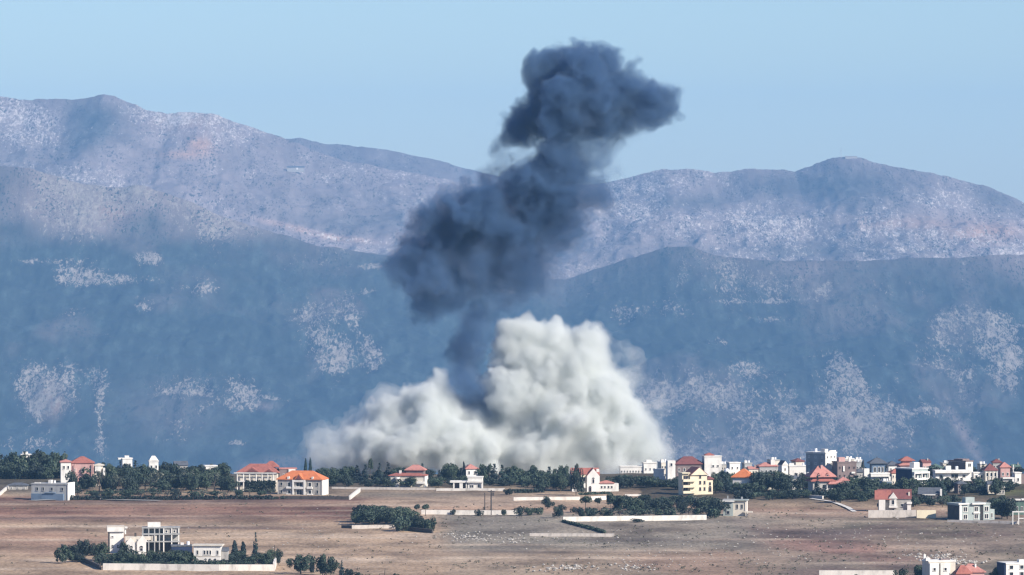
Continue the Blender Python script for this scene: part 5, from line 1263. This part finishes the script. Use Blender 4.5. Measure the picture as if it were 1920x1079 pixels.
tree(CO, 641, 1050, 1084, 16, 'pointed dark tree right of the dark clump by the bottom edge')
tree(SH, 655, 1066, 1086, 20, 'low bush cut by the bottom edge beside the pointed tree')
tree(SH, 672, 1071, 1086, 14, 'last low bush of the bottom edge row')
tree(SH, 743, 1074, 1085, 10, 'tiny bush right of the thin pole at the bottom edge')
tree(BL, 1722, 1056, 1092, 28, 'dark tree left of the white house in the bottom right')
tree(SH, 1690, 1066, 1084, 22, 'bush at the right end of the bottom white wall')
tree(BL, 1868, 1062, 1094, 20, 'dark tree between the faded red roofs and the navy wall')

def hedge(label, pts, hpx, depth, mat=None, name='hedge', size=0.34, dens=11):
    g = np.random.default_rng(len(label))
    P = [on_ground(*p) for p in pts]
    Vs = []
    root = empty(name, P[0]); tag(root, label, 'hedge')
    stem = MB()
    cs, rr = [], []
    for a, q in zip(P[:-1], P[1:]):
        n = max(2, int((q - a).length / 0.9)); h = hpx * a.y / F_PX
        for k in range(n):
            c = a.lerp(q, k / n) - P[0]
            for z in np.arange(0.35, h, 0.8):
                for yy in np.arange(0, depth + .01, 0.9):
                    cs.append((c.x + g.normal() * .15, c.y + yy + g.normal() * .15, min(z, h - .4) + g.normal() * .12)); rr.append(.62)
            if k % 4 == 0: stem.tube([(c.x, c.y + .2, -0.4), (c.x, c.y + .2, h * .6)], 0.06, 0.03, 5)
    me = np_mesh('leaves', *leaf_quads(g, cs, rr, dens * 4, size, 0.8, 0.2), mat or LEAF, smooth=False)
    o = bpy.data.objects.new('foliage', me); COL.objects.link(o); o.parent = root
    stem.build('stem', M['bark'], root)
hedge('tall clipped green hedge below the red arcaded villa', [(462, 923), (518, 923)], 21, 2.0)
hedge('dark sloping hedge running down from the boundary wall corner', [(1056, 980), (1095, 990), (1135, 1001)], 5.5, 1.2)
hedge('dark low hedge along the foot of the orange villa', [(516, 936), (640, 936)], 6, 1.2)
hedge('long dark hedge along the left field edge', [(135, 938), (300, 938), (515, 937)], 8, 1.2)
hedge('dark hedge left of the gabled house driveway', [(966, 925), (1022, 924)], 7, 1.5)
hedge('dark hedge below the low white wing', [(1088, 929), (1150, 927)], 6, 1.2)

# ------------------------------------------------------------------ stones and scrub nobody could count
def stones():
    g = np.random.default_rng(77)
    o8 = np.array([(1, 0, 0), (-1, 0, 0), (0, 1, 0), (0, -1, 0), (0, 0, 1), (0, 0, -1)], float)
    fc = [(0, 2, 4), (2, 1, 4), (1, 3, 4), (3, 0, 4), (2, 0, 5), (1, 2, 5), (3, 1, 5), (0, 3, 5)]
    pts = []
    for (cx, cy_, rx, ry, n, sz) in [(960, 1012, 90, 9, 70, .34), (1060, 1000, 200, 30, 120, .24), (1060, 1066, 55, 5, 50, .5), (1190, 1064, 40, 7, 36, .42), (1300, 1040, 240, 26, 120, .26), (1700, 1010, 180, 26, 110, .26), (1500, 1000, 120, 26, 60, .24), (880, 1008, 40, 8, 60, .4), (1750, 1045, 60, 6, 60, .5), (1815, 1055, 40, 4, 30, .5), (500, 1010, 260, 40, 90, .22)]:
        for _ in range(n):
            pts.append((cx + g.normal() * rx * .6, min(1088, cy_ + g.normal() * ry * .6), sz * g.uniform(.5, 1.5)))
    V, Fq = [], []
    for x, y, r in pts:
        if y < 950: continue
        p = on_ground(x, y)
        w = o8 * r * g.uniform(.6, 1.2, (6, 3)) * np.array([1.25, 1.1, .75]) + np.array([p.x, p.y, p.z + r * .2])
        b = len(V); V += w.tolist(); Fq += [tuple(b + i for i in f) for f in fc]
    me = bpy.data.meshes.new('stones'); me.from_pydata(V, [], Fq); me.materials.append(plain('limestone', (0.36, 0.33, 0.29), 0.25, 0.6))
    o = bpy.data.objects.new('stones', me); COL.objects.link(o); tag(o, kind='stuff')
stones()
def scrub():
    g = np.random.default_rng(78)
    cs, rr = [], []
    for _ in range(2600):
        x = g.uniform(-20, 1940); y = 945 + 145 * g.random() ** 0.8
        dens = 0.25 + 0.75 * (x > 800)
        if g.random() > dens or (120 < x < 520 and y > 1010): continue
        if fbm(np.array([x / 90]), np.array([y / 14]), 63, 3)[0] < 0.47: continue
        p = on_ground(x, y); cs.append((p.x, p.y, p.z + .15)); rr.append(g.uniform(.3, .75))
    me = np_mesh('scrub', *leaf_quads(g, cs, rr, 26, 0.24, 0.55, 0.2), leaf_mat('dry_scrub', (0.05, 0.05, 0.035), (0.10, 0.09, 0.065), (0.2, 0.17, 0.12)), smooth=False)
    o = bpy.data.objects.new('dry_scrub', me); COL.objects.link(o); tag(o, kind='stuff')
scrub()
# ------------------------------------------------------------------ the air
def haze():
    m = smoke_mat('air', HAZE_DENSITY, HAZE_COLOR, aniso=0.0)
    m.cycles.volume_sampling = 'MULTIPLE_IMPORTANCE'
    o = MB().box(-9000, 9000, -400, 19900, -560, 450).build('haze', m)
    tag(o, kind='stuff')
haze()
